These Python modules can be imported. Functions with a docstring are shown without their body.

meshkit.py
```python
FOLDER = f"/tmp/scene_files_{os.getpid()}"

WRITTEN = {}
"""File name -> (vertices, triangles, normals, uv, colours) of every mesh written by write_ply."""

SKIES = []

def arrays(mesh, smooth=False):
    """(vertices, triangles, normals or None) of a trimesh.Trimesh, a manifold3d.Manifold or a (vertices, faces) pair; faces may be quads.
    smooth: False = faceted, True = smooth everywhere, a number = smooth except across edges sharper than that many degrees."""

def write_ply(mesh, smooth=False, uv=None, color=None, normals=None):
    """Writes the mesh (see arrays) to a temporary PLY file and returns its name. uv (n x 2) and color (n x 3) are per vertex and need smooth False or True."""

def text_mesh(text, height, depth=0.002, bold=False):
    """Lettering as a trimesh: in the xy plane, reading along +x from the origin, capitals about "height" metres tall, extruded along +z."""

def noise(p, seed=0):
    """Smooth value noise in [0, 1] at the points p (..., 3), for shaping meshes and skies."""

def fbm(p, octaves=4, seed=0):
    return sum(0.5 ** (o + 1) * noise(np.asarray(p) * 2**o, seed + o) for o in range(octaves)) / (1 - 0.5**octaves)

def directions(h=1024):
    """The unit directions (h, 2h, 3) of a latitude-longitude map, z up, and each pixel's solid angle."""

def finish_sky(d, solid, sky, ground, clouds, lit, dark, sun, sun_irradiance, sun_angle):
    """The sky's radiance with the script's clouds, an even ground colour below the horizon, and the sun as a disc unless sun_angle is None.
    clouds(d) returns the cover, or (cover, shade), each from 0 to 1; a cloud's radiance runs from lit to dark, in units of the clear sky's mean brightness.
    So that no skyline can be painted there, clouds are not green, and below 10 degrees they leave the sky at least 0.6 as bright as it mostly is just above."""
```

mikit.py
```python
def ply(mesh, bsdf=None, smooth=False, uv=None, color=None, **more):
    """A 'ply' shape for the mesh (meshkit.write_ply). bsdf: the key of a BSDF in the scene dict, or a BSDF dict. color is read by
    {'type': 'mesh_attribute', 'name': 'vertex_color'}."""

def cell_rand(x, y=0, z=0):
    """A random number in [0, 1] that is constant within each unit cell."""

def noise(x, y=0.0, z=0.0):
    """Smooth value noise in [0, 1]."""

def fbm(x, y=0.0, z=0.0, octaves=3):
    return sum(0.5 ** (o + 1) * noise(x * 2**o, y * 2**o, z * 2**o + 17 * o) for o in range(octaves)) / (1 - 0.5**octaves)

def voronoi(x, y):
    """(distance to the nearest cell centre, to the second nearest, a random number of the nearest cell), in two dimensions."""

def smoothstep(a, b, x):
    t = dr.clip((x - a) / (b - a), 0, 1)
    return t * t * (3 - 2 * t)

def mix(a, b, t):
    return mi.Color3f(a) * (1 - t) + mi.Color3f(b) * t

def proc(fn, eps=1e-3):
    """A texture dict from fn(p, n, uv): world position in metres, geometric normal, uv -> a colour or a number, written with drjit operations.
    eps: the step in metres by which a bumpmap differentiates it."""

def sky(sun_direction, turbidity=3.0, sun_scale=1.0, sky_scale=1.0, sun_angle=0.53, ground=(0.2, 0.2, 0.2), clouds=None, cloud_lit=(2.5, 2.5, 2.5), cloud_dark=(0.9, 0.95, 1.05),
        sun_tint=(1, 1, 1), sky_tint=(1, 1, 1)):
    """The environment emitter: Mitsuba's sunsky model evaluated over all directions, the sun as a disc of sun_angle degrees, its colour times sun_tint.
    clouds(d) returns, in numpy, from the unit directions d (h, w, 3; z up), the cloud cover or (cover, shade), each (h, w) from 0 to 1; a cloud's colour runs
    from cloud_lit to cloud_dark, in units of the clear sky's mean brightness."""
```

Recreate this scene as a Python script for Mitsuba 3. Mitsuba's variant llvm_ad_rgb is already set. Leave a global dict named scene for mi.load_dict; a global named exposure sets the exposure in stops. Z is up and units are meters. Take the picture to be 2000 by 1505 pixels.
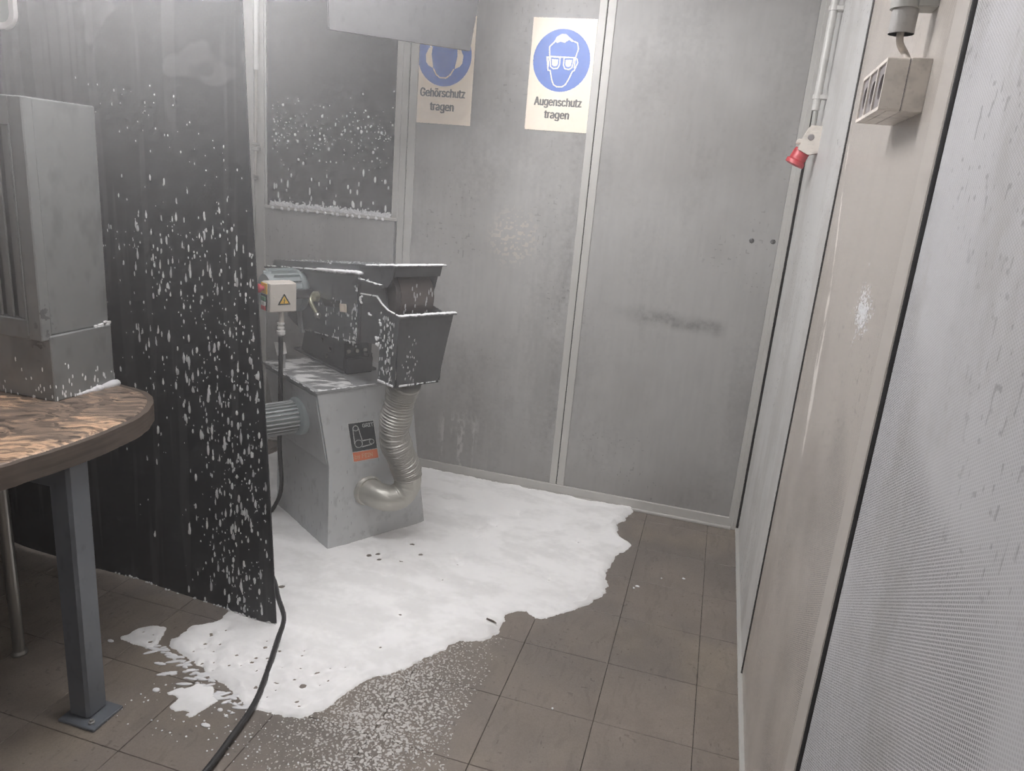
import math
import numpy as np
import drjit as dr
import mitsuba as mi
import trimesh
import mikit
import meshkit
from mikit import ply, proc, noise, fbm, voronoi, cell_rand, smoothstep, mix
from shapely.geometry import Polygon, Point, LineString, box as sbox
from shapely.ops import unary_union
import shapely

T = mi.ScalarTransform4f
scene, labels = {}, {}
RNG = np.random.default_rng(7)

# ------------------------------------------------------------------ camera
CAM_H = 1.6
F_PX, PITCH, YAW, ROLL = 1434.98, 0.27337, -0.25657, 0.08729
cy, sy, cp, sp = math.cos(YAW), math.sin(YAW), math.cos(PITCH), math.sin(PITCH)
FWD = np.array([sy * cp, cy * cp, -sp])
RIGHT = np.array([cy, -sy, 0.0])
UP = np.cross(RIGHT, FWD)
CUP = -math.sin(ROLL) * RIGHT + math.cos(ROLL) * UP
EYE = np.array([0, 0, CAM_H])
scene['camera'] = {
    'type': 'perspective', 'fov': 2 * math.degrees(math.atan(1000 / F_PX)), 'fov_axis': 'x',
    'near_clip': 0.02, 'far_clip': 100.0,
    'to_world': T().look_at(origin=EYE.tolist(), target=(EYE + FWD).tolist(), up=CUP.tolist()),
    'medium': {'type': 'ref', 'id': 'haze'},
}
exposure = 2.5

# ------------------------------------------------------------------ room measures (metres)
XR, YB, XL, YF, ZC = 0.2955, 3.595, -3.30, -1.60, 2.75

# ------------------------------------------------------------------ the smoke: thin at the floor, thick under the ceiling and to the left
LAMP_POWER = 29.0
HAZE_LO, HAZE_HI = np.array([-3.4, -1.7, -0.05]), np.array([0.4, 3.7, 2.8])
gz, gy, gx = np.meshgrid(np.linspace(HAZE_LO[2], HAZE_HI[2], 28), np.linspace(HAZE_LO[1], HAZE_HI[1], 54), np.linspace(HAZE_LO[0], HAZE_HI[0], 38), indexing='ij')
dens = 0.03 + 0.95 / (1 + np.exp(-(gz - 1.76) / 0.17)) + 0.16 / (1 + np.exp(-(gz - 1.35) / 0.2))
dens *= 0.035 + 0.85 / (1 + np.exp((gx + 1.24) / 0.13))
dens *= 0.10 + 0.90 / (1 + np.exp((gy - 2.1) / 0.12))
dens += 0.32 * np.exp(-((gx + 1.35) / 0.6) ** 2 - ((gy - 2.75) / 0.55) ** 2 - ((gz - 1.15) / 0.45) ** 2)
dens *= 0.15 + 0.85 / (1 + np.exp(-(gy - 1.1) / 0.2))
dens *= 0.70 + 0.6 * meshkit.fbm(np.stack([gx, gy, gz], -1) * 1.7 + 11, 3, seed=3)
dens += 0.028 / (1 + np.exp(-(gy - 1.0) / 0.2))
dens = np.minimum(dens, 0.95)
HAZE_SCALE = 1.0
scene['haze'] = {
    'type': 'heterogeneous', 'scale': HAZE_SCALE,
    'sigma_t': {'type': 'gridvolume', 'grid': mi.VolumeGrid(dens[..., None].astype(np.float32)), 'filter_type': 'trilinear',
                'to_world': T().translate(HAZE_LO.tolist()).scale((HAZE_HI - HAZE_LO).tolist())},
    'albedo': {'type': 'constvolume', 'value': {'type': 'rgb', 'value': [0.93, 0.925, 0.925]}},
    'phase': {'type': 'hg', 'g': 0.35},
}

# ------------------------------------------------------------------ mesh helpers
LAMPS = [(-1.12, 1.55), (-0.45, -0.80), (-2.35, 2.80), (-0.98, 2.40)]


def cbox(lo, hi, c=0.0):
    """A box with chamfered edges."""
    lo, hi = np.array(lo, float), np.array(hi, float)
    if c <= 0:
        m = trimesh.creation.box(extents=hi - lo)
        m.apply_translation((lo + hi) / 2)
        return m
    c = min(c, 0.45 * float((hi - lo).min()))
    pts = []
    for sx in (0, 1):
        for sy_ in (0, 1):
            for sz in (0, 1):
                p = np.where([sx, sy_, sz], hi, lo)
                s = np.where([sx, sy_, sz], -1, 1) * c
                for k in range(3):
                    q = p + s
                    q[k] = p[k]
                    pts.append(q)
    return trimesh.convex.convex_hull(np.array(pts))


def cat(*ms):
    ms = [m for g in ms for m in (g if isinstance(g, (list, tuple)) else [g])]
    return trimesh.util.concatenate(ms)


def frame_map(m, o, ex, ey, ez):
    m = m.copy()
    v = np.asarray(m.vertices)
    m.vertices = np.asarray(o) + v[:, :1] * np.asarray(ex) + v[:, 1:2] * np.asarray(ey) + v[:, 2:] * np.asarray(ez)
    if np.dot(np.cross(ex, ey), ez) < 0:
        m.invert()
    return m


def prism(poly, depth):
    """Extrudes a shapely polygon or a list of points by depth along +z."""
    if not hasattr(poly, 'geom_type'):
        poly = Polygon(poly)
    gs = [g for g in getattr(poly, 'geoms', [poly]) if g.geom_type == 'Polygon' and g.area > 1e-9]
    return cat([trimesh.creation.extrude_polygon(g, depth, engine='earcut') for g in gs])


def tube(path, r, n=14, cap=True):
    p = np.asarray(path, float)
    r = np.broadcast_to(np.asarray(r, float), (len(p),))
    t = np.gradient(p, axis=0)
    t /= np.linalg.norm(t, axis=1, keepdims=True) + 1e-12
    a = np.array([0, 0, 1.0]) if abs(t[0][2]) < 0.9 else np.array([1.0, 0, 0])
    x = np.cross(t[0], a)
    x /= np.linalg.norm(x)
    vs = []
    ang = np.arange(n) * 2 * np.pi / n
    for i in range(len(p)):
        x = x - t[i] * (x @ t[i])
        x /= np.linalg.norm(x)
        y = np.cross(t[i], x)
        vs.append(p[i] + r[i] * (np.cos(ang)[:, None] * x + np.sin(ang)[:, None] * y))
    v = np.vstack(vs)
    f = []
    j = np.arange(n)
    for i in range(len(p) - 1):
        A, B = i * n + j, i * n + (j + 1) % n
        f += [np.stack([A, B, B + n], 1), np.stack([A, B + n, A + n], 1)]
    if cap:
        v = np.vstack([v, p[:1], p[-1:]])
        c0, c1 = len(v) - 2, len(v) - 1
        e = (len(p) - 1) * n
        f += [np.stack([(j + 1) % n, j, np.full(n, c0)], 1), np.stack([e + j, e + (j + 1) % n, np.full(n, c1)], 1)]
    return trimesh.Trimesh(v, np.vstack(f), process=False)


def spline(pts, n=60):
    from scipy.interpolate import CubicSpline
    p = np.asarray(pts, float)
    s = np.r_[0, np.cumsum(np.linalg.norm(np.diff(p, axis=0), axis=1))]
    return CubicSpline(s, p)(np.linspace(0, s[-1], n))


def lathe(profile, n=32):
    """profile: (radius, z) points; a solid of revolution about z."""
    return trimesh.creation.revolve(np.asarray(profile, float), sections=n)


def blob_template(sub=1):
    m = trimesh.creation.icosphere(subdivisions=sub)
    return np.asarray(m.vertices), np.asarray(m.faces)


def merge_blobs(items, sub=1):
    """items: (centre, axes 3x3) -> one mesh of ellipsoids."""
    tv, tf = blob_template(sub)
    c = np.array([i[0] for i in items])
    A = np.array([i[1] for i in items])
    v = np.einsum('nk,mkj->mnj', tv, A) + c[:, None]
    f = tf[None] + (np.arange(len(items)) * len(tv))[:, None, None]
    return trimesh.Trimesh(v.reshape(-1, 3), f.reshape(-1, 3), process=False)


def numbered(key):
    if key not in scene:
        return key
    k = 1
    while f'{key}_{k:03d}' in scene:
        k += 1
    return f'{key}_{k:03d}'


def put(key, mesh, bsdf, smooth=30, label=None, category=None, group=None, kind=None, **more):
    key = numbered(key)
    if len(mesh.faces) < 20000 and mesh.is_watertight and mesh.volume < 0:
        mesh = mesh.copy()
        mesh.invert()
    scene[key] = ply(mesh, bsdf, smooth=smooth, **more)
    say(key, label, category, group, kind)
    return key


def say(key, label=None, category=None, group=None, kind=None):
    d = {k: v for k, v in dict(label=label, category=category, group=group, kind=kind).items() if v}
    if d:
        labels[key] = d


def rgb(*c):
    return {'type': 'rgb', 'value': list(c)}


def mat(name, col, rough=0.6, metal=0.0, spec=0.5, bump=None, eps=1e-3, **kw):
    b = {'type': 'principled', 'base_color': col if isinstance(col, dict) else rgb(*col), 'roughness': rough, 'metallic': metal, 'specular': spec, **kw}
    if bump is not None:
        b = {'type': 'bumpmap', 'arbitrary': proc(bump, eps), 'scale': 1.0, 'bsdf': b}
    scene[name] = b
    return name


# ------------------------------------------------------------------ materials
def dmin(a, b):
    return dr.minimum(a, b)


def holes(a, b, p=0.005, r=0.00165):
    """The staggered round holes of a perforated sheet: 1 in a hole."""
    s3 = p * 1.7320508

    def d(a0, b0):
        u = (a - a0) / s3
        w = (b - b0) / p
        u = (u - dr.round(u)) * s3
        w = (w - dr.round(w)) * p
        return dr.sqrt(u * u + w * w)
    return 1 - smoothstep(r - 0.0003, r + 0.0003, dmin(d(0, 0), d(s3 / 2, p / 2)))


def back_col(p, n, uv):
    x, y, z = p.x, p.y, p.z
    g = 0.90 + 0.13 * fbm(x * 2.3, z * 1.1, 3.0, 3) + 0.08 * fbm(x * 60, z * 9, 5.0, 2)
    # rubbed dirty marks of the photograph: a long smear, patches beside the strips, runs down to the floor
    w = fbm(x * 9, z * 14, 1.0, 3)
    m = fbm(x * 60, z * 60, 4.0, 3)
    d = smoothstep(0.06, 0.0, dr.abs(z - (0.995 - 0.055 * x + 0.04 * (w - 0.5)))) * smoothstep(-0.60, -0.1, x) * smoothstep(0.10, 0.03, x)
    d = d * (0.55 + 0.9 * m)
    e = smoothstep(0.07, 0.0, dr.abs(x + 0.715)) * smoothstep(0.40, 0.75, fbm(x * 5, z * 2.2, 9.0, 3) + 0.2 * (m - 0.5))
    low = smoothstep(0.40, 0.8, fbm(x * 4.0, z * 1.6, 4.0, 4) + 0.25 * (m - 0.5))
    speck = smoothstep(0.86, 0.92, noise(x * 80, z * 80, 2.0)) * smoothstep(0.55, 0.7, fbm(x * 3, z * 3, 8.0, 2))
    c = mix((0.315, 0.310, 0.304), (0.240, 0.233, 0.225), 0.8 * smoothstep(0.3, 0.75, fbm(x * 1.6, z * 2.2, 6.0, 4)))
    c = c * g * (1 - 0.30 * d) * (1 - 0.22 * e) * (1 - 0.15 * low) * (1 - 0.18 * speck)
    rust = smoothstep(0.60, 0.72, noise(x * 95, z * 95, 7.0)) * smoothstep(0.17, 0.05, dr.sqrt(dr.square(x + 1.0) + dr.square((z - 1.32) * 0.9)))
    c = mix(c, (0.55, 0.48, 0.40), 0.35 * rust)
    # scabbed paint at the foot of the wall behind the hose
    q = fbm(x * 42, z * 24, 2.0, 4)
    run = smoothstep(0.45, 0.6, fbm(x * 24, z * 2.0, 12.0, 3)) * smoothstep(0.40, 0.62, q)
    box = smoothstep(-1.36, -1.30, x) * smoothstep(-1.09, -1.14, x) * smoothstep(0.40, 0.30, z + 0.25 * (q - 0.5))
    return mix(c, (0.52, 0.505, 0.49), 0.45 * run * box)


mat('m_wall_back', proc(back_col), 0.55, spec=0.4)


def right_col(base, dark, perf, seed):
    def fn(p, n, uv):
        y, z = p.y, p.z
        g = 0.92 + 0.14 * fbm(y * 1.8, z * 0.9, seed, 3)
        streak = 1 - 0.035 * smoothstep(0.40, 0.75, fbm(y * 12, z * 0.6, seed + 3, 4))
        fine = fbm(y * 70, z * 45, seed + 8, 3)
        blot = smoothstep(0.42, 0.78, fbm(y * 4.5, z * 2.4, seed + 5, 4) + 0.22 * (fine - 0.5))
        spk = smoothstep(0.80, 0.95, noise(y * 130, z * 80, seed)) * smoothstep(0.50, 0.70, fbm(y * 4, z * 3, seed + 9, 3))
        c = mix(base, dark, 0.9 * blot) * g * streak * (1 - 0.30 * spk)
        if seed == 4.0:      # long slanting pale streak
            yc = 2.03 + 0.07 * smoothstep(0.90, 1.30, z) + 0.27 * smoothstep(1.25, 1.95, z)
            hw = 0.010 + 0.022 * smoothstep(0.98, 1.12, z) * smoothstep(1.42, 1.28, z) + 0.012 * (fine - 0.5)
            pale_line = smoothstep(hw + 0.006, hw - 0.004, dr.abs(y - yc)) * smoothstep(0.90, 0.98, z) * smoothstep(1.95, 1.85, z)
            c = mix(c, (0.66, 0.62, 0.575), pale_line * smoothstep(0.25, 0.55, fbm(y * 18, z * 9, 2.0, 3) + 0.4 * (fine - 0.5)))
        if perf:
            patchy = 1 - 0.75 * smoothstep(0.42, 0.6, fbm(y * 2.2, z * 2.2, seed + 2, 3) + perf * smoothstep(0.9, 1.7, z))  # dust dulls the holes in patches
            c = c * (1 - 0.62 * holes(y, z) * patchy)
        return c
    return fn


mat('m_panel_grey', proc(right_col((0.46, 0.455, 0.445), (0.40, 0.39, 0.375), 0, 1.0)), 0.5)
mat('m_panel_brown', proc(right_col((0.405, 0.370, 0.338), (0.335, 0.303, 0.272), 0.45, 4.0)), 0.33)
mat('m_panel_near', proc(right_col((0.49, 0.485, 0.495), (0.41, 0.40, 0.395), 0.05, 7.0)), 0.55)
mat('m_strip', (0.43, 0.42, 0.40), 0.45)
mat('m_strip_light', (0.40, 0.37, 0.34), 0.45)
mat('m_ceiling', (0.42, 0.42, 0.41), 0.8)
mat('m_wall_front', (0.24, 0.235, 0.23), 0.8)
mat('m_gap', (0.05, 0.05, 0.05), 0.8)


def tile_col(p, n, uv):
    x, y = p.x, p.y
    i, j = dr.floor((x + 0.463) / 0.305), dr.floor((y - 1.955) / 0.305)
    tone = 0.95 + 0.10 * cell_rand(i, j, 3)
    big = fbm(x * 2.5, y * 2.5, 1.0, 4)
    mid = fbm(x * 14, y * 14, 2.0, 4)
    fine = noise(x * 320, y * 320, 1.0)
    c = mix((0.180, 0.153, 0.132), (0.140, 0.122, 0.109), smoothstep(0.3, 0.7, big + 0.2 * (mid - 0.5)))
    c = mix(c, (0.212, 0.178, 0.138), 0.5 * smoothstep(0.45, 0.75, fbm(x * 3.3 + 8, y * 3.3, 6.0, 4)))
    scr = smoothstep(0.60, 0.78, fbm(x * 70 + 3 * mid, y * 11, 5.0, 3)) * 0.09
    chips = smoothstep(0.86, 0.92, noise(x * 90, y * 90, 9.0)) * smoothstep(0.4, 0.6, mid)
    return c * tone * (0.88 + 0.24 * mid) * (0.94 + 0.12 * fine) * (1 - scr) * (1 - 0.22 * chips)


mat('m_tile', proc(tile_col), 0.5, spec=0.45)
mat('m_joint', (0.07, 0.06, 0.05), 0.9)


def foam_col(p, n, uv):
    x, y = p.x, p.y
    a = fbm(x * 6 + 2 * noise(x * 3, y * 3), y * 11, 3.0, 4)
    b = smoothstep(0.35, 0.8, a + 0.25 * (fbm(x * 55, y * 70, 1.0, 3) - 0.5))
    return mix((0.92, 0.912, 0.905), (0.74, 0.73, 0.72), b * 0.6)


def foam_bump(p, n, uv):
    return 0.0022 * fbm(p.x * 38, p.y * 38, p.z * 38, 3) + 0.0011 * noise(p.x * 230, p.y * 230, p.z * 230)


mat('m_foam', proc(foam_col), 0.75, spec=0.25, bump=foam_bump, eps=8e-4)
mat('m_foam_drop', (0.72, 0.72, 0.73), 0.5)
mat('m_foam_fleck', (0.56, 0.56, 0.565), 0.5)
mat('m_foam_drop_thin', (0.40, 0.40, 0.41), 0.45)
def film_col(p, n, uv):
    g = fbm(p.x * 9 + p.y * 14, p.y * 30 - p.x * 20, 2.0, 4)
    return mix((0.17, 0.17, 0.172), (0.66, 0.655, 0.65), smoothstep(0.40, 0.66, g))


mat('m_film', proc(film_col), 0.4)
mat('m_bubble', (0.50, 0.48, 0.46), 0.3, spec=0.6)


def curtain_col(p, n, uv):
    s, z = p.x, p.z
    g = 0.8 + 0.4 * fbm(s * 3, z * 1.5, 2.0, 3)
    patchy = smoothstep(0.5, 0.56, fbm(s * 5, z * 6, 7.0, 3) + 0.45 * smoothstep(1.72, 1.82, z) - 0.48) * smoothstep(-2.03, -2.0, s)  # paler patches high on the sheet
    run = smoothstep(0.6, 0.72, fbm(s * 26, z * 1.6, 4.0, 3)) * 0.35
    return mix((0.018, 0.019, 0.021), (0.05, 0.05, 0.051), patchy * 0.6 + run) * g


mat('m_curtain', proc(curtain_col), 0.55, spec=0.3)
mat('m_pane', (0.016, 0.016, 0.019), 0.6, spec=0.15)
mat('m_white_plastic', (0.60, 0.56, 0.51), 0.35)


def grimy(col, amt=0.4, k=30.0, seed=0.0):
    def fn(p, n, uv):
        w = fbm(p.x * k, p.y * k, p.z * k + seed, 4)
        s = smoothstep(0.76, 0.82, noise(p.x * 160, p.y * 160, p.z * 160))
        return mi.Color3f(col) * (1 - amt * 0.7 * smoothstep(0.45, 0.85, w)) * (0.92 + 0.16 * w) * (1 - 0.06 * s)
    return proc(fn)


mat('m_socket', grimy((0.68, 0.63, 0.57), 0.45, 28.0, 1.0), 0.35)
mat('m_socket_dark', (0.22, 0.20, 0.20), 0.45)
mat('m_conduit', grimy((0.36, 0.35, 0.335), 0.3, 18.0, 2.0), 0.45)
mat('m_conduit_light', grimy((0.50, 0.49, 0.47), 0.25, 18.0, 2.0), 0.4)
mat('m_clip', (0.33, 0.33, 0.31), 0.5)
mat('m_red', (0.45, 0.04, 0.05), 0.4)
mat('m_cable_grey', (0.40, 0.36, 0.32), 0.45)
mat('m_cable_black', (0.022, 0.022, 0.023), 0.4)
mat('m_screw', (0.45, 0.44, 0.42), 0.35, metal=0.8)
mat('m_dark_screw', (0.06, 0.06, 0.06), 0.5)


def wood_top(p, n, uv):
    x, y, z = p.x, p.y, p.z
    u, w = x + 0.30 * y, y - 0.30 * x
    wv = fbm(x * 9, y * 9, 2.0, 4)
    g = fbm(u * 26 + 5 * wv, w * 68 + 8 * wv, 3.0, 4)
    fib = fbm(u * 60 + 6 * wv, w * 420, 5.0, 2)
    c = mix((0.105, 0.078, 0.062), (0.205, 0.150, 0.115), smoothstep(0.32, 0.68, g)) * (0.8 + 0.4 * fib)
    worn = 0.95 * smoothstep(0.50, 0.76, fbm(x * 5 + 3, y * 9, 8.0, 4) + 0.35 * (g - 0.5) + 0.22 * smoothstep(1.80, 1.55, y) - 0.12)
    pale = mix((0.27, 0.18, 0.125), (0.56, 0.375, 0.25), smoothstep(0.35, 0.65, g)) * (0.8 + 0.4 * fib)
    c = mix(c, pale, worn)
    crack = smoothstep(0.64, 0.70, fbm(u * 26 + 5 * wv, w * 95 + 8 * wv, 4.0, 2))
    return c * (1 - 0.55 * crack)


def wood_bump(p, n, uv):
    wv = fbm(p.x * 9, p.y * 9, 2.0, 4)
    return 0.003 * fbm((p.x + 0.30 * p.y) * 22 + 4 * wv, (p.y - 0.30 * p.x) * 110 + 9 * wv, 3.0, 3)


mat('m_wood', proc(wood_top), 0.5, spec=0.45, bump=wood_bump, eps=1.2e-3)


def wood_side(p, n, uv):
    g = fbm(p.x * 6, p.y * 6, p.z * 90, 3)
    return mix((0.042, 0.032, 0.026), (0.078, 0.058, 0.045), g) * (0.8 + 0.4 * fbm(p.x * 25, p.y * 25, p.z * 25, 2))


mat('m_wood_side', proc(wood_side), 0.65)


def paint(col, seed=0.0, drops=0.0):
    def fn(p, n, uv):
        a = fbm(p.x * 8, p.y * 8, p.z * 5 + seed, 4)
        b = smoothstep(0.55, 0.85, fbm(p.x * 40, p.y * 40, p.z * 22 + seed, 4))
        return mi.Color3f(col) * (0.90 + 0.2 * a) * (1 - 0.15 * b)
    return proc(fn)


def cabinet_col(p, n, uv):
    a = fbm(p.x * 8, p.y * 8, p.z * 5, 4)
    q = fbm(p.x * 45, p.y * 45, p.z * 34, 4)
    near = smoothstep(0.22, 0.0, dr.abs(p.z - 1.10)) * smoothstep(-1.90, -1.82, p.x) * smoothstep(1.80, 1.66, p.y)
    chip = smoothstep(0.58, 0.62, q) * smoothstep(0.55, 0.70, fbm(p.x * 7, p.y * 7 + 3, p.z * 6, 3) + 0.22 * near - 0.10)
    rub = smoothstep(0.50, 0.75, fbm(p.x * 13, p.y * 16, p.z * 7, 4))
    return mix(mi.Color3f(0.175, 0.18, 0.178) * (0.90 + 0.2 * a) * (1 - 0.18 * rub), (0.07, 0.07, 0.072), 0.8 * chip)


mat('m_cabinet', proc(cabinet_col), 0.38, spec=0.5)
mat('m_cabinet_dark', paint((0.20, 0.205, 0.205), 2.0), 0.42)
mat('m_leg', paint((0.105, 0.115, 0.13), 3.0), 0.42)
mat('m_steel', (0.35, 0.34, 0.32), 0.3, metal=0.85)
mat('m_base', paint((0.48, 0.49, 0.495), 4.0), 0.4, spec=0.5)
mat('m_base_top', paint((0.30, 0.305, 0.31), 4.5), 0.4)
mat('m_head', paint((0.035, 0.037, 0.041), 5.0), 0.45, spec=0.5)
mat('m_head_mid', paint((0.055, 0.06, 0.066), 5.5), 0.42, spec=0.5)
mat('m_tray', paint((0.05, 0.052, 0.055), 6.0), 0.38, spec=0.5)
mat('m_wheel', (0.030, 0.026, 0.025), 0.6)
mat('m_belt', grimy((0.055, 0.043, 0.040), 0.5, 22.0, 4.0), 0.8)
mat('m_motor', (0.33, 0.37, 0.375), 0.35, metal=0.15)
mat('m_motor_fin', (0.42, 0.43, 0.43), 0.35, metal=0.4)
mat('m_box', (0.60, 0.555, 0.50), 0.45)
mat('m_yellow', (0.75, 0.46, 0.05), 0.5)
mat('m_black', (0.02, 0.02, 0.02), 0.5)
mat('m_green', (0.10, 0.25, 0.14), 0.4)
mat('m_white', (0.70, 0.69, 0.66), 0.5)
mat('m_hose', (0.46, 0.45, 0.42), 0.38, metal=0.55)
mat('m_elbow', (0.46, 0.45, 0.41), 0.40, metal=0.45)
mat('m_orange', (0.66, 0.19, 0.09), 0.45)
mat('m_sticker_black', (0.03, 0.032, 0.035), 0.4)
mat('m_sticker_line', (0.55, 0.55, 0.54), 0.45)
mat('m_sticker_text', (0.68, 0.42, 0.28), 0.45)
mat('m_sign', (0.80, 0.70, 0.585), 0.5)
mat('m_sign_blue', (0.075, 0.145, 0.42), 0.45)
mat('m_sign_grey', (0.10, 0.095, 0.09), 0.5)
mat('m_hood', paint((0.045, 0.045, 0.047), 8.0), 0.45)
mat('m_visor', (0.34, 0.36, 0.33), 0.25)
mat('m_visor_rim', (0.55, 0.52, 0.50), 0.3)
mat('m_handle', (0.55, 0.53, 0.40), 0.2, metal=0.8)

# ------------------------------------------------------------------ lamps: fluorescent tubes under the ceiling; the camera-end one is added fill
for k, (lx, ly) in enumerate(LAMPS):
    half = (0.61, 0.61, 0.61, 0.36)[k]
    key = numbered('ceiling_lamp') if k == 0 else f'ceiling_lamp_{k:03d}'
    say(key, ['long fluorescent ceiling lamp above the black rubber sheet', 'added unseen fill lamp above the camera end of the room', 'long fluorescent ceiling lamp behind the black rubber sheet', 'short fluorescent ceiling lamp beside the extraction hood'][k], 'lamp', 'ceiling lamps')
    put(key + '__housing', cbox((lx - half - 0.05, ly - 0.09, 2.66), (lx + half + 0.05, ly + 0.09, ZC), 0.01), 'm_white')
    for s in (-0.045, 0.045):
        tb = frame_map(trimesh.creation.cylinder(radius=0.016, height=2 * half, sections=16), (lx, ly + s, 2.635), (0, 0, 1), (0, 1, 0), (1, 0, 0))
        kk = put(key + '__tube', tb, 'm_white')
        pw = LAMP_POWER * (0.78, 0.12, 0.12, 0.56)[k]
        scene[kk]['emitter'] = {'type': 'area', 'radiance': rgb(pw * 1.0, pw * 0.986, pw * 1.0)}

# ------------------------------------------------------------------ room shell
TS = 0.305
put('floor', cbox((XL - 0.1, YF - 0.1, -0.10), (XR + 0.1, YB + 0.1, -0.004)), 'm_joint', False, 'brown worn square tile floor of the grinding room', kind='structure')
tile_shape = {}
i0, i1 = math.floor((XL + 0.463) / TS), math.ceil((XR + 0.463) / TS)
j0, j1 = math.floor((YF - 1.955) / TS), math.ceil((YB - 1.955) / TS)
rt = np.random.default_rng(3)
for j in range(j0, j1):
    for i in range(i0, i1):
        x0, x1 = -0.463 + i * TS, -0.463 + (i + 1) * TS
        y0, y1 = 1.955 + j * TS, 1.955 + (j + 1) * TS
        x0, x1, y0, y1 = max(x0, XL), min(x1, XR), max(y0, YF), min(y1, YB)
        if x1 - x0 < 0.02 or y1 - y0 < 0.02:
            continue
        g = 0.0009
        dz = float(rt.uniform(-0.0004, 0.0004))
        m = cbox((x0 + g, y0 + g, -0.006), (x1 - g, y1 - g, dz), 0.0012)
        if y1 < 0.55:
            tile_shape.setdefault('m', []).append(m)
        else:
            put('floor__tile', m, 'm_tile', False)
scene['floor__far_tile'] = ply(cat(tile_shape['m']), 'm_tile')
labels['floor__far_tile'] = {'kind': 'stuff'}
put('ceiling', cbox((XL - 0.1, YF - 0.1, ZC), (XR + 0.1, YB + 0.1, ZC + 0.1)), 'm_ceiling', False, 'pale grey ceiling lost in smoke', kind='structure')
put('wall_left', cbox((XL - 0.1, YF, 0), (XL, YB, ZC)), 'm_panel_grey', False, 'grey sheet metal wall on the left', kind='structure')
put('wall_front', cbox((XL - 0.1, YF - 0.1, 0), (XR + 0.1, YF, ZC)), 'm_wall_front', False, 'pale wall behind the viewer', kind='structure')

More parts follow.
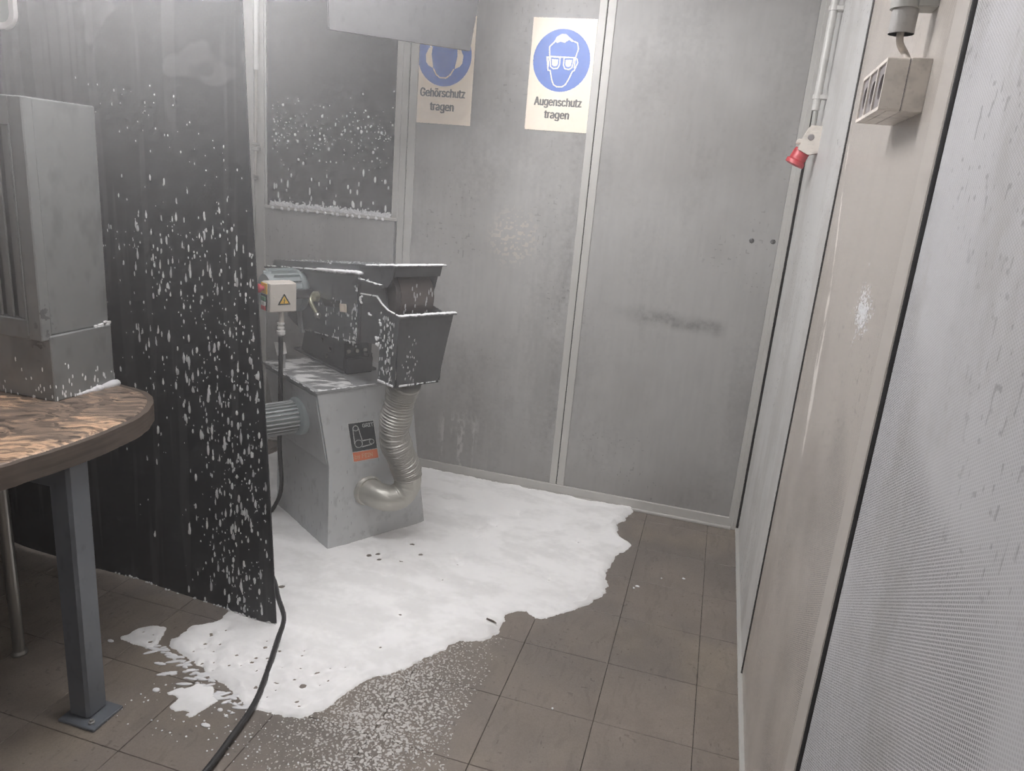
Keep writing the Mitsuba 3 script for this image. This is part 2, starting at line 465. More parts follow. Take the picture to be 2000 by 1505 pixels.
# back wall: dark core, proud sheet panels, cover strips, floor rail
put('wall_back', cbox((XL, YB + 0.012, 0), (XR + 0.06, YB + 0.11, ZC)), 'm_gap', False, 'grey perforated sheet metal back wall with cover strips', kind='structure')
WX0, WX1, WZ0 = -2.405, -1.668, 1.352
panels = [(-0.645, 0.243, 0.03, ZC), (-1.595, -0.655, 0.03, ZC), (WX0 - 0.02, -1.65, 0.03, WZ0 - 0.012), (XL, -2.55, 0.03, ZC)]
for a, b, c, d in panels:
    put('wall_back__panel', cbox((a, YB, c), (b, YB + 0.012, d), 0.002), 'm_wall_back', False)
for a, b in ((-0.69, -0.654), (-0.650, -0.612), (-1.633, -1.598), (-1.594, -1.552), (-2.56, -2.48), (-2.476, -2.418)):
    put('wall_back__strip', cbox((a, YB - 0.007, 0.055), (b, YB + 0.004, ZC), 0.002), 'm_strip', False)
put('wall_back__floor_rail', cat(cbox((XL, YB - 0.03, 0.0), (0.26, YB + 0.004, 0.012), 0.002), cbox((XL, YB - 0.012, 0.012), (0.26, YB + 0.004, 0.056), 0.002)), 'm_strip', False)
for x, z in ((0.128, 1.419), (0.221, 1.424)):
    b = frame_map(lathe([(0, 0), (0.011, 0), (0.011, 0.002), (0.006, 0.004), (0, 0.0045)], 16), (x, YB, z), (1, 0, 0), (0, 0, 1), (0, -1, 0))
    put('wall_back__screw', b, 'm_dark_screw', label='dark screw head')
put('trim_1', cat(cbox((0.243, YB - 0.012, 0.0), (0.278, YB + 0.01, ZC), 0.002), cbox((0.262, YB - 0.02, 0.0), (0.284, YB - 0.010, ZC), 0.002)), 'm_strip', False, 'upright metal trim in the far corner', kind='structure')

# the black window in the back wall
say('window_1', 'tall black window in the back wall with foam on its sill', kind='structure')
put('window_1__pane', cbox((WX0 + 0.0, YB + 0.002, WZ0), (WX1, YB + 0.011, ZC), 0.001), 'm_pane', False)
put('window_1__frame', cat(cbox((WX1, YB - 0.004, WZ0 - 0.01), (WX1 + 0.034, YB + 0.008, ZC), 0.002), cbox((WX0 - 0.012, YB - 0.004, WZ0 - 0.01), (WX0, YB + 0.008, ZC), 0.002)), 'm_strip', False)
put('window_1__sill', cbox((WX0 - 0.012, YB - 0.012, WZ0 - 0.016), (WX1 + 0.034, YB + 0.008, WZ0 - 0.001), 0.002), 'm_strip', False)

# right wall: sheet panels on a dark core
put('wall_right', cbox((XR + 0.012, YF, 0), (XR + 0.11, YB + 0.1, ZC)), 'm_gap', False, 'sheet metal right wall of grey, brown and perforated panels', kind='structure')


def right_panel(y0, y1, mname, ridge=None, off=0.0):
    """A panel of the right wall; ridge = (y, half width, height) folds a soft upright rib into it."""
    ys = [y0, y1] if ridge is None else sorted([y0, y1] + [ridge[0] + ridge[1] * t for t in np.linspace(-1, 1, 15)])
    prof = [(y, XR - off - (0 if ridge is None else ridge[2] * 0.5 * (1 + math.cos(math.pi * min(1, abs(y - ridge[0]) / ridge[1]))))) for y in ys]
    poly = [(x, y) for y, x in prof] + [(XR + 0.012, y1), (XR + 0.012, y0)]
    m = prism(poly, ZC - 0.012)
    m.apply_translation((0, 0, 0.012))
    return put('wall_right__panel', m, mname, 25)


right_panel(2.376, YB - 0.012, 'm_panel_grey')
right_panel(1.385, 2.366, 'm_panel_brown')
right_panel(YF, 1.266, 'm_panel_near', off=0.004)
put('wall_right__strip', cat(cbox((XR - 0.006, 1.29, 0.0), (XR + 0.01, 1.385, ZC), 0.003), cbox((XR - 0.012, 1.271, 0.0), (XR + 0.01, 1.292, ZC), 0.004)), 'm_strip_light', 30)
put('wall_right__door_gasket', cbox((XR - 0.0105, 1.2682, 0.0), (XR + 0.008, 1.2712, ZC), 0.001), 'm_cable_black', False)
put('wall_right__seam_strip', cbox((XR - 0.0045, 2.367, 0.0), (XR + 0.008, 2.375, ZC), 0.001), 'm_cable_black', False)  # black strip along the seam of the grey and brown panels
put('baseboard_right', cbox((XR - 0.014, 1.29, 0.0), (XR + 0.002, YB - 0.02, 0.014), 0.002), 'm_strip', False, 'thin metal strip at the foot of the right wall', kind='structure')

# the smoke fills the room
scene['smoke'] = {'type': 'cube', 'to_world': T().translate([-1.5, 1.0, 1.35]).scale([2.2, 3.0, 1.75]), 'bsdf': {'type': 'null'}, 'interior': {'type': 'ref', 'id': 'haze'}}
say('smoke', 'pale grey smoke haze filling the upper room', 'smoke', kind='stuff')

# ------------------------------------------------------------------ belt grinder (local frame: a = along its front, b = to its back, z)
TH = math.radians(57.0)
GU = np.array([math.cos(TH), math.sin(TH), 0.0])
GV = np.array([-math.sin(TH), math.cos(TH), 0.0])
GO = np.array([-1.418, 2.546, 0.0])


def L(a, b, z):
    return GO + a * GU + b * GV + np.array([0, 0, z])


def gmap(m):
    return frame_map(m, GO, GU, GV, (0, 0, 1))


def gbox(lo, hi, c=0.003):
    return gmap(cbox(lo, hi, c))


def side_plate(poly_bz, a0, a1):
    """A plate drawn in (b, z), from a0 to a1."""
    return gmap(frame_map(prism(poly_bz, a1 - a0), (a0, 0, 0), (0, 1, 0), (0, 0, 1), (1, 0, 0)))


def front_plate(poly_az, b0, b1):
    return gmap(frame_map(prism(poly_az, b1 - b0), (0, b1, 0), (1, 0, 0), (0, 0, 1), (0, -1, 0)))


G = 'belt_grinder'
say(G, 'dark grey belt grinder on a flared sheet metal pedestal standing in foam', 'belt grinder')
levels = [(0.0, 0.0, 0.5), (0.389, 0.0, 0.435), (0.715, -0.058, 0.385)]
pv, pf = [], []
for z, al, ar in levels:
    pv += [(al, 0, z), (ar, 0, z), (ar, 0.505, z), (al, 0.505, z)]
for k in range(2):
    o = 4 * k
    for e in range(4):
        q = (e + 1) % 4
        pf += [(o + e, o + q, o + 4 + q), (o + e, o + 4 + q, o + 4 + e)]
pf += [(0, 2, 1), (0, 3, 2), (8, 9, 10), (8, 10, 11)]
put(G + '__pedestal', gmap(trimesh.Trimesh(np.array(pv, float), np.array(pf), process=False)), 'm_base', False)
put(G + '__top_plate', gbox((-0.066, -0.006, 0.715), (0.392, 0.512, 0.727), 0.002), 'm_base_top', False)
# bolted side cover, proud of the leaning upper flank
sp_poly = [(0.012, 0.402), (0.49, 0.402), (0.49, 0.70), (0.012, 0.70)]
sp_m = prism(sp_poly, 0.004)
v = np.asarray(sp_m.vertices)
lean = lambda z: -0.058 * (z - 0.389) / (0.715 - 0.389)
sp_m.vertices = np.stack([lean(v[:, 1]) - 0.0005 - v[:, 2], v[:, 0], v[:, 1]], 1)
sp_m.invert()
put(G + '__side_cover', gmap(sp_m), 'm_base', False)
put(G + '__foot_flange', cat(gbox((-0.012, -0.002, 0.0), (0.002, 0.5, 0.006), 0.001), gbox((-0.002, -0.012, 0.0), (0.5, 0.002, 0.006), 0.001)), 'm_base', False)
# column under the head
put(G + '__column', cat(side_plate([(0.20, 0.727), (0.62, 0.727), (0.56, 0.90), (0.19, 0.935)], 0.17, 0.30), gbox((0.15, 0.18, 0.727), (0.32, 0.66, 0.739))), 'm_head_mid', False)
put(G + '__column_bracket', cat(gbox((0.165, 0.185, 0.727), (0.285, 0.20, 0.86), 0.004), gbox((0.16, 0.16, 0.727), (0.29, 0.20, 0.80), 0.006)), 'm_head', False)
for k in range(3):
    put(G + '__bolt', gmap(frame_map(lathe([(0, 0), (0.009, 0), (0.009, 0.006), (0, 0.007)], 8), (0.18 + 0.04 * k, 0.185, 0.825), (1, 0, 0), (0, 0, 1), (0, -1, 0))), 'm_steel', 30)
for k, (b, z) in enumerate(((0.33, 0.80), (0.36, 0.765), (0.40, 0.83))):
    put(G + '__bolt', gmap(frame_map(lathe([(0, 0), (0.010, 0), (0.010, 0.008), (0, 0.009)], 6), (0.17, b, z), (0, 1, 0), (0, 0, 1), (-1, 0, 0))), 'm_dark_screw', 30)
# long head with its cover
put(G + '__head', side_plate([(-0.03, 0.912), (0.50, 0.868), (0.62, 0.90), (0.70, 1.11), (-0.03, 1.19)], 0.105, 0.295), 'm_head', False)
put(G + '__head_side_plate', side_plate([(-0.02, 0.916), (0.448, 0.874), (0.505, 1.128), (-0.02, 1.186)], 0.099, 0.106), 'm_head_mid', False)
put(G + '__edge_post', side_plate([(0.448, 0.858), (0.482, 0.858), (0.545, 1.11), (0.510, 1.115)], 0.092, 0.108), 'm_base_top', False)
put(G + '__cover_flange', side_plate([(-0.045, 1.186), (0.83, 1.092), (0.83, 1.101), (-0.045, 1.195)], 0.082, 0.315), 'm_head', False)
put(G + '__cover', side_plate([(-0.043, 1.194), (0.80, 1.102), (0.78, 1.138), (-0.043, 1.231)], 0.108, 0.30), 'm_head_mid', False)
put(G + '__scale_plate', front_plate([(0.0, 0), (0.001, 0), (0.001, 0.001)], 0, 0.0005) if False else side_plate([(0.117, 1.050), (0.066, 1.056), (0.062, 1.023), (0.113, 1.017)], 0.0955, 0.0995), 'm_sign', False, label='small pale label plate')
put(G + '__groove', side_plate([(0.28, 1.045), (0.12, 1.058), (0.11, 1.035), (0.25, 1.016)], 0.097, 0.0995), 'm_black', False)
hk = [L(0.098, 0.315, 1.045), L(0.075, 0.315, 1.043), L(0.06, 0.30, 1.032), L(0.055, 0.27, 1.01), L(0.055, 0.235, 0.985)]
put(G + '__clamp_lever', cat(tube(spline(hk, 24), np.linspace(0.011, 0.0075, 24), 12), gmap(frame_map(lathe([(0, 0), (0.022, 0), (0.022, 0.02), (0.012, 0.03), (0, 0.03)], 18), (0.1, 0.315, 1.045), (0, 1, 0), (0, 0, 1), (-1, 0, 0)))), 'm_handle', 30, label='shiny clamp lever')
put(G + '__lever_knob', frame_map(trimesh.creation.icosphere(subdivisions=2, radius=0.014), L(0.055, 0.228, 0.981), (1, 0, 0), (0, 1, 0), (0, 0, 1)), 'm_steel', True)
# lid and guard over the contact wheel
put(G + '__guard_lid', side_plate([(-0.046, 1.222), (-0.300, 1.258), (-0.300, 1.263), (-0.046, 1.228)], 0.094, 0.318), 'm_head_mid', False)
put(G + '__guard_lip', side_plate([(-0.288, 1.257), (-0.28, 1.256), (-0.268, 1.218), (-0.276, 1.217)], 0.104, 0.308), 'm_head', False)
put(G + '__guard_side', cat(side_plate([(-0.03, 1.225), (-0.275, 1.256), (-0.262, 1.20), (-0.235, 1.172), (-0.03, 1.165)], 0.099, 0.105), side_plate([(-0.03, 1.170), (-0.215, 1.178), (-0.215, 1.166), (-0.03, 1.156)], 0.088, 0.105), side_plate([(-0.03, 1.16), (-0.21, 1.17), (-0.235, 1.08), (-0.03, 1.08)], 0.106, 0.112), side_plate([(-0.03, 1.225), (-0.27, 1.256), (-0.245, 1.17), (-0.2, 1.08), (-0.03, 1.08)], 0.306, 0.311)), 'm_head', False)
wh = gmap(frame_map(lathe([(0, 0), (0.098, 0), (0.103, 0.012), (0.103, 0.158), (0.098, 0.17), (0, 0.17)], 48), (0.125, -0.165, 1.128), (0, 1, 0), (0, 0, 1), (1, 0, 0)))
put(G + '__contact_wheel', wh, 'm_wheel', 30)
bt = []
ang = np.linspace(math.radians(100), math.radians(262), 30)
outer = [(-0.165 + 0.1085 * math.cos(t), 1.128 + 0.1085 * math.sin(t)) for t in ang]
inner = [(-0.165 + 0.1045 * math.cos(t), 1.128 + 0.1045 * math.sin(t)) for t in ang[::-1]]
put(G + '__grinding_belt', side_plate(outer + inner, 0.14, 0.285), 'm_belt', 25)
# spark tray
tr = [(-0.318, 1.080), (-0.301, 0.809), (-0.185, 0.797), (-0.192, 0.945), (-0.05, 0.925), (-0.04, 1.117), (-0.158, 1.127), (-0.198, 1.104), (-0.242, 1.088)]
put(G + '__tray_side', side_plate(tr, 0.103, 0.108), 'm_tray', False)
put(G + '__tray_side', side_plate([(-0.318, 1.080), (-0.301, 0.809), (-0.185, 0.797), (-0.185, 1.1)], 0.312, 0.318), 'm_tray', False)
fr = trimesh.Trimesh(np.array([(0.100, -0.321, 1.078), (0.350, -0.321, 1.074), (0.306, -0.304, 0.806), (0.114, -0.304, 0.806), (0.100, -0.315, 1.078), (0.350, -0.315, 1.074), (0.306, -0.298, 0.806), (0.114, -0.298, 0.806)], float),
                     np.array([(0, 3, 2), (0, 2, 1), (4, 5, 6), (4, 6, 7), (0, 1, 5), (0, 5, 4), (1, 2, 6), (1, 6, 5), (2, 3, 7), (2, 7, 6), (3, 0, 4), (3, 4, 7)]), process=False)
put(G + '__tray_front', gmap(fr), 'm_tray', False)
bl = trimesh.Trimesh(np.array([(0.1145, -0.303, 0.806), (0.102, -0.184, 0.797), (0.102, -0.192, 0.945), (0.100, -0.318, 1.076), (0.118, -0.303, 0.806), (0.106, -0.184, 0.797), (0.106, -0.192, 0.945), (0.104, -0.318, 1.076)], float),
                     np.array([(0, 1, 2), (0, 2, 3), (4, 6, 5), (4, 7, 6), (0, 4, 5), (0, 5, 1), (1, 5, 6), (1, 6, 2), (2, 6, 7), (2, 7, 3), (3, 7, 4), (3, 4, 0)]), process=False)
put(G + '__tray_rim', cat(gbox((0.098, -0.334, 1.074), (0.358, -0.312, 1.081), 0.002)), 'm_tray', False)
put(G + '__tray_floor', gbox((0.11, -0.30, 0.798), (0.312, -0.185, 0.806), 0.001), 'm_tray', False)
put(G + '__tray_back', gbox((0.108, -0.192, 0.80), (0.312, -0.185, 1.0), 0.001), 'm_tray', False)
put(G + '__hanging_pin', cat(gbox((0.20, 0.05, 0.845), (0.212, 0.062, 0.912), 0.002), gbox((0.195, 0.045, 0.83), (0.217, 0.085, 0.848), 0.003)), 'm_head', False)
# motor on the head, switch box
mo = gmap(frame_map(lathe([(0, 0), (0.085, 0), (0.092, 0.01), (0.092, 0.03), (0.086, 0.034), (0.086, 0.15), (0.075, 0.17), (0, 0.175)], 40), (0.10, 0.475, 1.045), (0, 1, 0), (0, 0, 1), (-1, 0, 0)))
put(G + '__head_motor', mo, 'm_motor', 30, label='pale grey round head motor')
fins = []
for t in np.linspace(math.radians(35), math.radians(145), 7):
    f = cbox((-0.002, 0.084, 0.036), (0.002, 0.1, 0.15))
    c, s = math.cos(t - math.pi / 2), math.sin(t - math.pi / 2)
    R3 = np.array([[c, -s, 0], [s, c, 0], [0, 0, 1]])
    f.vertices = np.asarray(f.vertices) @ R3.T
    fins.append(gmap(frame_map(f, (0.10, 0.475, 1.045), (0, 1, 0), (0, 0, 1), (-1, 0, 0))))
put(G + '__head_motor_fins', cat(fins), 'm_motor', False)
S = G + '__switch_box'
put(S, cat(gbox((-0.145, 0.265, 0.996), (-0.026, 0.325, 1.118), 0.005), gbox((-0.143, 0.25, 0.998), (-0.028, 0.263, 1.116), 0.004)), 'm_box', False, label='light grey switch box')
put(S + '__bracket', gbox((-0.10, 0.36, 1.03), (0.10, 0.375, 1.07), 0.003), 'm_head', False)
tri = Polygon([(-0.036, 0), (0.036, 0), (0, 0.06)]).buffer(0.003)
tc = (-0.082, 1.030)
sc = 0.68
trib = shapely.affinity.scale(tri, sc, sc, origin=(0, 0))
put(S + '__warning_border', front_plate(shapely.affinity.translate(trib, *tc), 0.2488, 0.2501), 'm_black', False)
triy = shapely.affinity.scale(Polygon([(-0.028, 0.005), (0.028, 0.005), (0, 0.051)]), sc, sc, origin=(0, 0))
put(S + '__warning_field', front_plate(shapely.affinity.translate(triy, *tc), 0.2482, 0.2489), 'm_yellow', False, label='yellow warning triangle with lightning bolt')
bolt = shapely.affinity.scale(Polygon([(0.003, 0.042), (-0.007, 0.024), (0.000, 0.024), (-0.003, 0.012), (-0.006, 0.013), (0.0, 0.006), (0.003, 0.014), (0.0, 0.013), (0.007, 0.029), (0.001, 0.028)]).buffer(0), sc, sc, origin=(0, 0))
put(S + '__lightning', front_plate(shapely.affinity.translate(bolt, *tc), 0.2476, 0.2483), 'm_black', False)
put(S + '__latch', gmap(frame_map(lathe([(0, 0), (0.004, 0), (0.003, 0.002), (0, 0.002)], 10), (-0.125, 0.25, 1.06), (1, 0, 0), (0, 0, 1), (0, -1, 0))), 'm_box', 30)
# side of the switch box with its buttons
put(S + '__yellow_plate', gbox((-0.1495, 0.267, 1.07), (-0.145, 0.322, 1.113), 0.001), 'm_yellow', False, label='yellow emergency stop plate')
put(S + '__stop_button', gmap(frame_map(lathe([(0, 0), (0.010, 0), (0.010, 0.012), (0.018, 0.014), (0.018, 0.022), (0.012, 0.027), (0, 0.028)], 20), (-0.1495, 0.295, 1.092), (0, 1, 0), (0, 0, 1), (-1, 0, 0))), 'm_red', 30)
put(S + '__button_panel', gbox((-0.148, 0.267, 1.002), (-0.145, 0.322, 1.067), 0.001), 'm_black', False)
for z, mm in ((1.050, 'm_green'), (1.030, 'm_white'), (1.012, 'm_red')):
    put(S + '__button', gbox((-0.154, 0.275, z - 0.009), (-0.148, 0.315, z + 0.009), 0.002), mm, False)
put(G + '__cable_stub', cat(gmap(frame_map(trimesh.creation.cylinder(0.011, 0.05, sections=16), (-0.081, 0.28, 0.972), (1, 0, 0), (0, 1, 0), (0, 0, 1)))), 'm_box', 30)
gl = lathe([(0, 0), (0.014, 0), (0.018, 0.006), (0.018, 0.02), (0.012, 0.022), (0.012, 0.028), (0.015, 0.03), (0.015, 0.036), (0.011, 0.038), (0.011, 0.044), (0.015, 0.046), (0.015, 0.054), (0, 0.055)], 16)
put(G + '__cable_gland', gmap(frame_map(gl, (-0.083, 0.28, 0.895), (1, 0, 0), (0, 1, 0), (0, 0, 1))), 'm_white', 30)
put(G + '__tag', front_plate([(-0.068, 0.791), (-0.025, 0.796), (-0.034, 0.846), (-0.082, 0.850)], 0.348, 0.352), 'm_white', False, label='whitish metal tag')
put(G + '__tag_bracket', gbox((-0.06, 0.352, 0.727), (-0.03, 0.358, 0.84), 0.001), 'm_base_top', False)
# lower motor
lm = [(0, 0), (0.075, 0), (0.082, 0.004), (0.082, 0.028), (0.070, 0.036), (0.058, 0.038), (0.058, 0.20), (0.062, 0.202), (0.062, 0.225), (0.05, 0.235), (0, 0.236)]
MB = (-0.03, 0.19, 0.565)
put(G + '__motor', gmap(frame_map(lathe(lm, 36), MB, (0, 1, 0), (0, 0, 1), (-1, 0, 0))), 'm_motor', 30, label='light grey finned motor')
for t in np.arange(24) * 2 * math.pi / 24:
    f = cbox((-0.0024, 0.056, 0.04), (0.0024, 0.070, 0.20), 0.001)
    c, s = math.cos(t), math.sin(t)
    f.vertices = np.asarray(f.vertices) @ np.array([[c, -s, 0], [s, c, 0], [0, 0, 1]]).T
    put(G + '__motor__fin', gmap(frame_map(f, MB, (0, 1, 0), (0, 0, 1), (-1, 0, 0))), 'm_motor_fin', False)
# hose and elbow
hp = np.array([(0.204, -0.235, 0.80), (0.204, -0.21, 0.758), (0.20, -0.19, 0.667), (0.198, -0.17, 0.584), (0.226, -0.15, 0.499), (0.278, -0.13, 0.409), (0.31, -0.122, 0.325)])
hs = spline(hp, 288)
hr = 0.060 + 0.0036 * np.sin(np.arange(288) * 2 * np.pi / 7.0) + 0.003 * np.sin(np.arange(288) * 0.08) + 0.0012 * np.sin(np.arange(288) * 0.41)
put(G + '__hose', tube([L(*p) for p in hs], hr, 26), 'm_hose', True, label='crinkled aluminium suction hose')
ep = np.array([(0.309, -0.122, 0.345), (0.312, -0.120, 0.30), (0.300, -0.116, 0.262), (0.270, -0.108, 0.238), (0.235, -0.095, 0.234), (0.205, -0.065, 0.240), (0.190, -0.03, 0.244), (0.185, 0.004, 0.245)])
es = spline(ep, 40)
er = 0.057 + 0.002 * (np.arange(40) % 8 == 0)
put(G + '__elbow', tube([L(*p) for p in es], er, 26), 'm_elbow', 35, label='silver elbow pipe')
put(G + '__elbow_collar', gmap(frame_map(lathe([(0.05, 0), (0.066, 0), (0.068, 0.008), (0.062, 0.02), (0.05, 0.02)], 30), (0.185, 0.0, 0.245), (1, 0, 0), (0, 0, 1), (0, -1, 0))), 'm_elbow', 30)

# badge on the pedestal front
K = G + '__badge'


def badge(poly, d0, d1):
    return gmap(frame_map(prism(poly, d1 - d0), (0.112, -0.0005 - d0, 0.388), (0.126, 0, -0.003), (-0.034, 0, 0.182), (0, -1, 0)))


put(K, badge(sbox(0, 0, 1, 1), 0, 0.001), 'm_sticker_line', False, label='black and orange badge with belt diagram')
put(K + '__black_field', badge(sbox(0.03, 0.27, 0.97, 0.98), 0.001, 0.0015), 'm_sticker_black', False)
put(K + '__orange_field', badge(sbox(0.03, 0.022, 0.97, 0.252), 0.001, 0.0015), 'm_orange', False)


def ring(cx, cyy, r, w=0.022):
    # circles stay round: the badge is 0.126 by 0.182
    k = 0.126 / 0.185
    o = shapely.affinity.scale(Point(0, 0).buffer(r), 1, k, origin=(0, 0))
    i = shapely.affinity.scale(Point(0, 0).buffer(r - w), 1, k, origin=(0, 0))
    return shapely.affinity.translate(o.difference(i), cx, cyy)


lines = [ring(0.27, 0.85, 0.105), ring(0.30, 0.455, 0.15), ring(0.80, 0.46, 0.10)]
for p in ([(0.168, 0.84), (0.152, 0.47)], [(0.375, 0.84), (0.45, 0.515), (0.78, 0.528)], [(0.40, 0.365), (0.80, 0.392)]):
    lines.append(LineString(p).buffer(0.0125, cap_style=2))
put(K + '__belt_diagram', badge(unary_union(lines), 0.0015, 0.002), 'm_sticker_line', False)


def letter(text, h, bold=True, squeeze=1.0, depth=0.0006):
    m = meshkit.text_mesh(text, h, depth, bold)
    m.apply_scale([squeeze, 1, 1])
    return m


def badge_text(text, x0, y0, h, squeeze):
    m = letter(text, h, True, squeeze)
    vv = np.asarray(m.vertices).copy()
    vv[:, 0] = x0 + vv[:, 0]
    vv[:, 1] = y0 + vv[:, 1] * (0.126 / 0.185)
    m.vertices = vv
    return gmap(frame_map(m, (0.112, -0.002, 0.388), (0.126, 0, -0.003), (-0.034, 0, 0.182), (0, -1, 0)))


put(K + '__lettering', badge_text('GRIT', 0.52, 0.845, 0.135, 0.95), 'm_sticker_line', False)
put(K + '__lettering', badge_text('by FEIN', 0.07, 0.085, 0.15, 0.9), 'm_sticker_text', False)

# ------------------------------------------------------------------ black rubber sheet hanging before the grinder
PD = np.array([-0.998, 0.058, 0.0])
PD /= np.linalg.norm(PD)
PO = np.array([-1.308, 1.997, 0.0])
PN = np.array([PD[1], -PD[0], 0.0])
PN = PN if PN[1] < 0 else -PN


def sheet_bulge(s, z):
    return 0.006 * np.sin(s * 7.0 + 0.6) * np.clip((2.3 - z) / 2, 0, 1) + 0.004 * np.sin(s * 17)


def onsheet(s, z, out=0.0):
    return PO + s * PD + np.array([0, 0, z]) + PN * (out + sheet_bulge(s, z))


ns, nz = 60, 30
tt = np.linspace(0, 1, ns)
zz = np.linspace(0, 1, nz)
vs = []
for side in (0.0, -0.005):
    for k in range(nz):
        for i in range(ns):
            z = 0.012 + 0.006 * meshkit.noise(np.array([tt[i] * 30, 0, 0]), 5) * (1 - zz[k]) + zz[k] * (2.72 - 0.012)
            s0 = 0.053 * z - 0.004 * math.sin(z * 3.0)
            s1 = 1.99
            vs.append(onsheet(s0 + (s1 - s0) * tt[i], z, side))
vs = np.array(vs)
fs = []
N = ns * nz
for k in range(nz - 1):
    for i in range(ns - 1):
        a, b, c, d = k * ns + i, k * ns + i + 1, (k + 1) * ns + i + 1, (k + 1) * ns + i
        fs += [(a, c, b), (a, d, c), (a + N, b + N, c + N), (a + N, c + N, d + N)]
for k in range(nz - 1):
    for i in (0, ns - 1):
        a, b = k * ns + i, (k + 1) * ns + i
        q = [(a, a + N, b + N), (a, b + N, b)]
        fs += q if i == 0 else [t[::-1] for t in q]
for i in range(ns - 1):
    for k in (0, nz - 1):
        a, b = k * ns + i, k * ns + i + 1
        q = [(a, b, b + N), (a, b + N, a + N)]
        fs += q if k == 0 else [t[::-1] for t in q]
C = 'rubber_curtain'
say(C, 'large black rubber sheet flecked with foam hanging between workbench and grinder', 'curtain')
sheet = trimesh.Trimesh(vs, np.array(fs), process=False)
sheet.fix_normals()
put(C + '__sheet', sheet, 'm_curtain', 40)
put(C + '__rail', cat(tube([onsheet(0.1, 2.725) , onsheet(1.99, 2.725)], 0.018, 12), cbox((-2.0, 2.0, 2.72), (-1.96, 2.06, ZC), 0.002)), 'm_steel', 30)

# ------------------------------------------------------------------ workbench
W = 'workbench'
say(W, 'heavy workbench with a worn rounded wooden top and a blue grey steel leg', 'workbench')
ZT = 0.86
outline = Polygon([(-3.0, 0.25), (-1.64, 0.25), (-1.60, 0.28), (-1.575, 0.9), (-1.535, 1.15), (-1.505, 1.34), (-1.497, 1.449), (-1.509, 1.607), (-1.537, 1.697), (-1.575, 1.761), (-1.623, 1.811), (-1.676, 1.843), (-1.732, 1.856), (-1.8, 1.865), (-3.0, 1.88)])
ow = outline.segmentize(0.02)
co = np.array(ow.exterior.coords)[:-1]
nrm = np.array([(0.002 * meshkit.fbm(np.array([x * 25, y * 25, 0.0]), 3, 1) - 0.001) for x, y in co])
cen = np.array([-2.2, 1.4])
co = co + (co - cen) / np.linalg.norm(co - cen, axis=1, keepdims=True) * nrm[:, None] * 4
top = prism(Polygon(co).buffer(-0.004), 0.004)
top.apply_translation((0, 0, ZT - 0.004))
body = prism(Polygon(co), 0.056)
body.apply_translation((0, 0, ZT - 0.060))
put(W + '__top_core', body, 'm_wood_side', 30)
# carved, hollow worn upper skin
gxs, gys = np.meshgrid(np.arange(-2.6, -1.48, 0.006), np.arange(0.24, 1.88, 0.006))
inp = Polygon(co).buffer(-0.011)
pts = np.stack([gxs.ravel(), gys.ravel()], 1)
dist = shapely.distance(shapely.points(pts), inp.exterior) * np.where(shapely.contains_xy(inp, pts[:, 0], pts[:, 1]), 1, -1)
dist = dist.reshape(gxs.shape)
P3 = np.stack([gxs * 9, gys * 40, gxs * 0 + 2], -1)
hgt = ZT - 0.001 + 0.0035 * (meshkit.fbm(P3, 4, 2) - 0.6) - 0.010 * np.clip(1 - dist / 0.012, 0, 1) ** 2 - np.where(dist < 0, 0.02, 0)
idx = np.arange(gxs.size).reshape(gxs.shape)
okc = np.maximum.reduce([dist[:-1, :-1], dist[1:, :-1], dist[:-1, 1:], dist[1:, 1:]]) > 0
a, b, c, d = idx[:-1, :-1][okc], idx[:-1, 1:][okc], idx[1:, 1:][okc], idx[1:, :-1][okc]
hm = trimesh.Trimesh(np.stack([gxs.ravel(), gys.ravel(), hgt.ravel()], 1), np.vstack([np.stack([a, b, c], 1), np.stack([a, c, d], 1)]), process=False)
hm.remove_unreferenced_vertices()
put(W + '__top', hm, 'm_wood', True, label='gouged brown wooden top with pale worn grain')
put(W + '__leg', cbox((-1.600, 1.398, 0.008), (-1.530, 1.470, 0.802), 0.008), 'm_leg', 30)
put(W + '__foot_plate', cbox((-1.612, 1.372, 0.0), (-1.488, 1.482, 0.010), 0.002), 'm_leg', False)
put(W + '__bolt', frame_map(lathe([(0, 0), (0.009, 0), (0.009, 0.006), (0.005, 0.007), (0.005, 0.012), (0, 0.012)], 6), (-1.513, 1.392, 0.010), (1, 0, 0), (0, 1, 0), (0, 0, 1)), 'm_screw', 30)
rodp = [(0, 0), (0.022, 0), (0.024, 0.006), (0.021, 0.013), (0.0175, 0.018), (0.0175, 0.804), (0, 0.804)]
put(W + '__round_leg', frame_map(lathe(rodp, 20), (-1.965, 1.562, 0.0), (1, 0, 0), (0, 1, 0), (0, 0, 1)), 'm_steel', 35, label='thin round bare steel leg')
put(W + '__leg', cbox((-2.95, 1.398, 0.0), (-2.88, 1.470, 0.802), 0.008), 'm_leg', 30)
put(W + '__leg', cbox((-2.95, 0.35, 0.0), (-2.88, 0.42, 0.802), 0.008), 'm_leg', 30)
put(W + '__rail', cbox((-2.9, 1.40, 0.72), (-1.59, 1.465, 0.795), 0.004), 'm_leg', False)

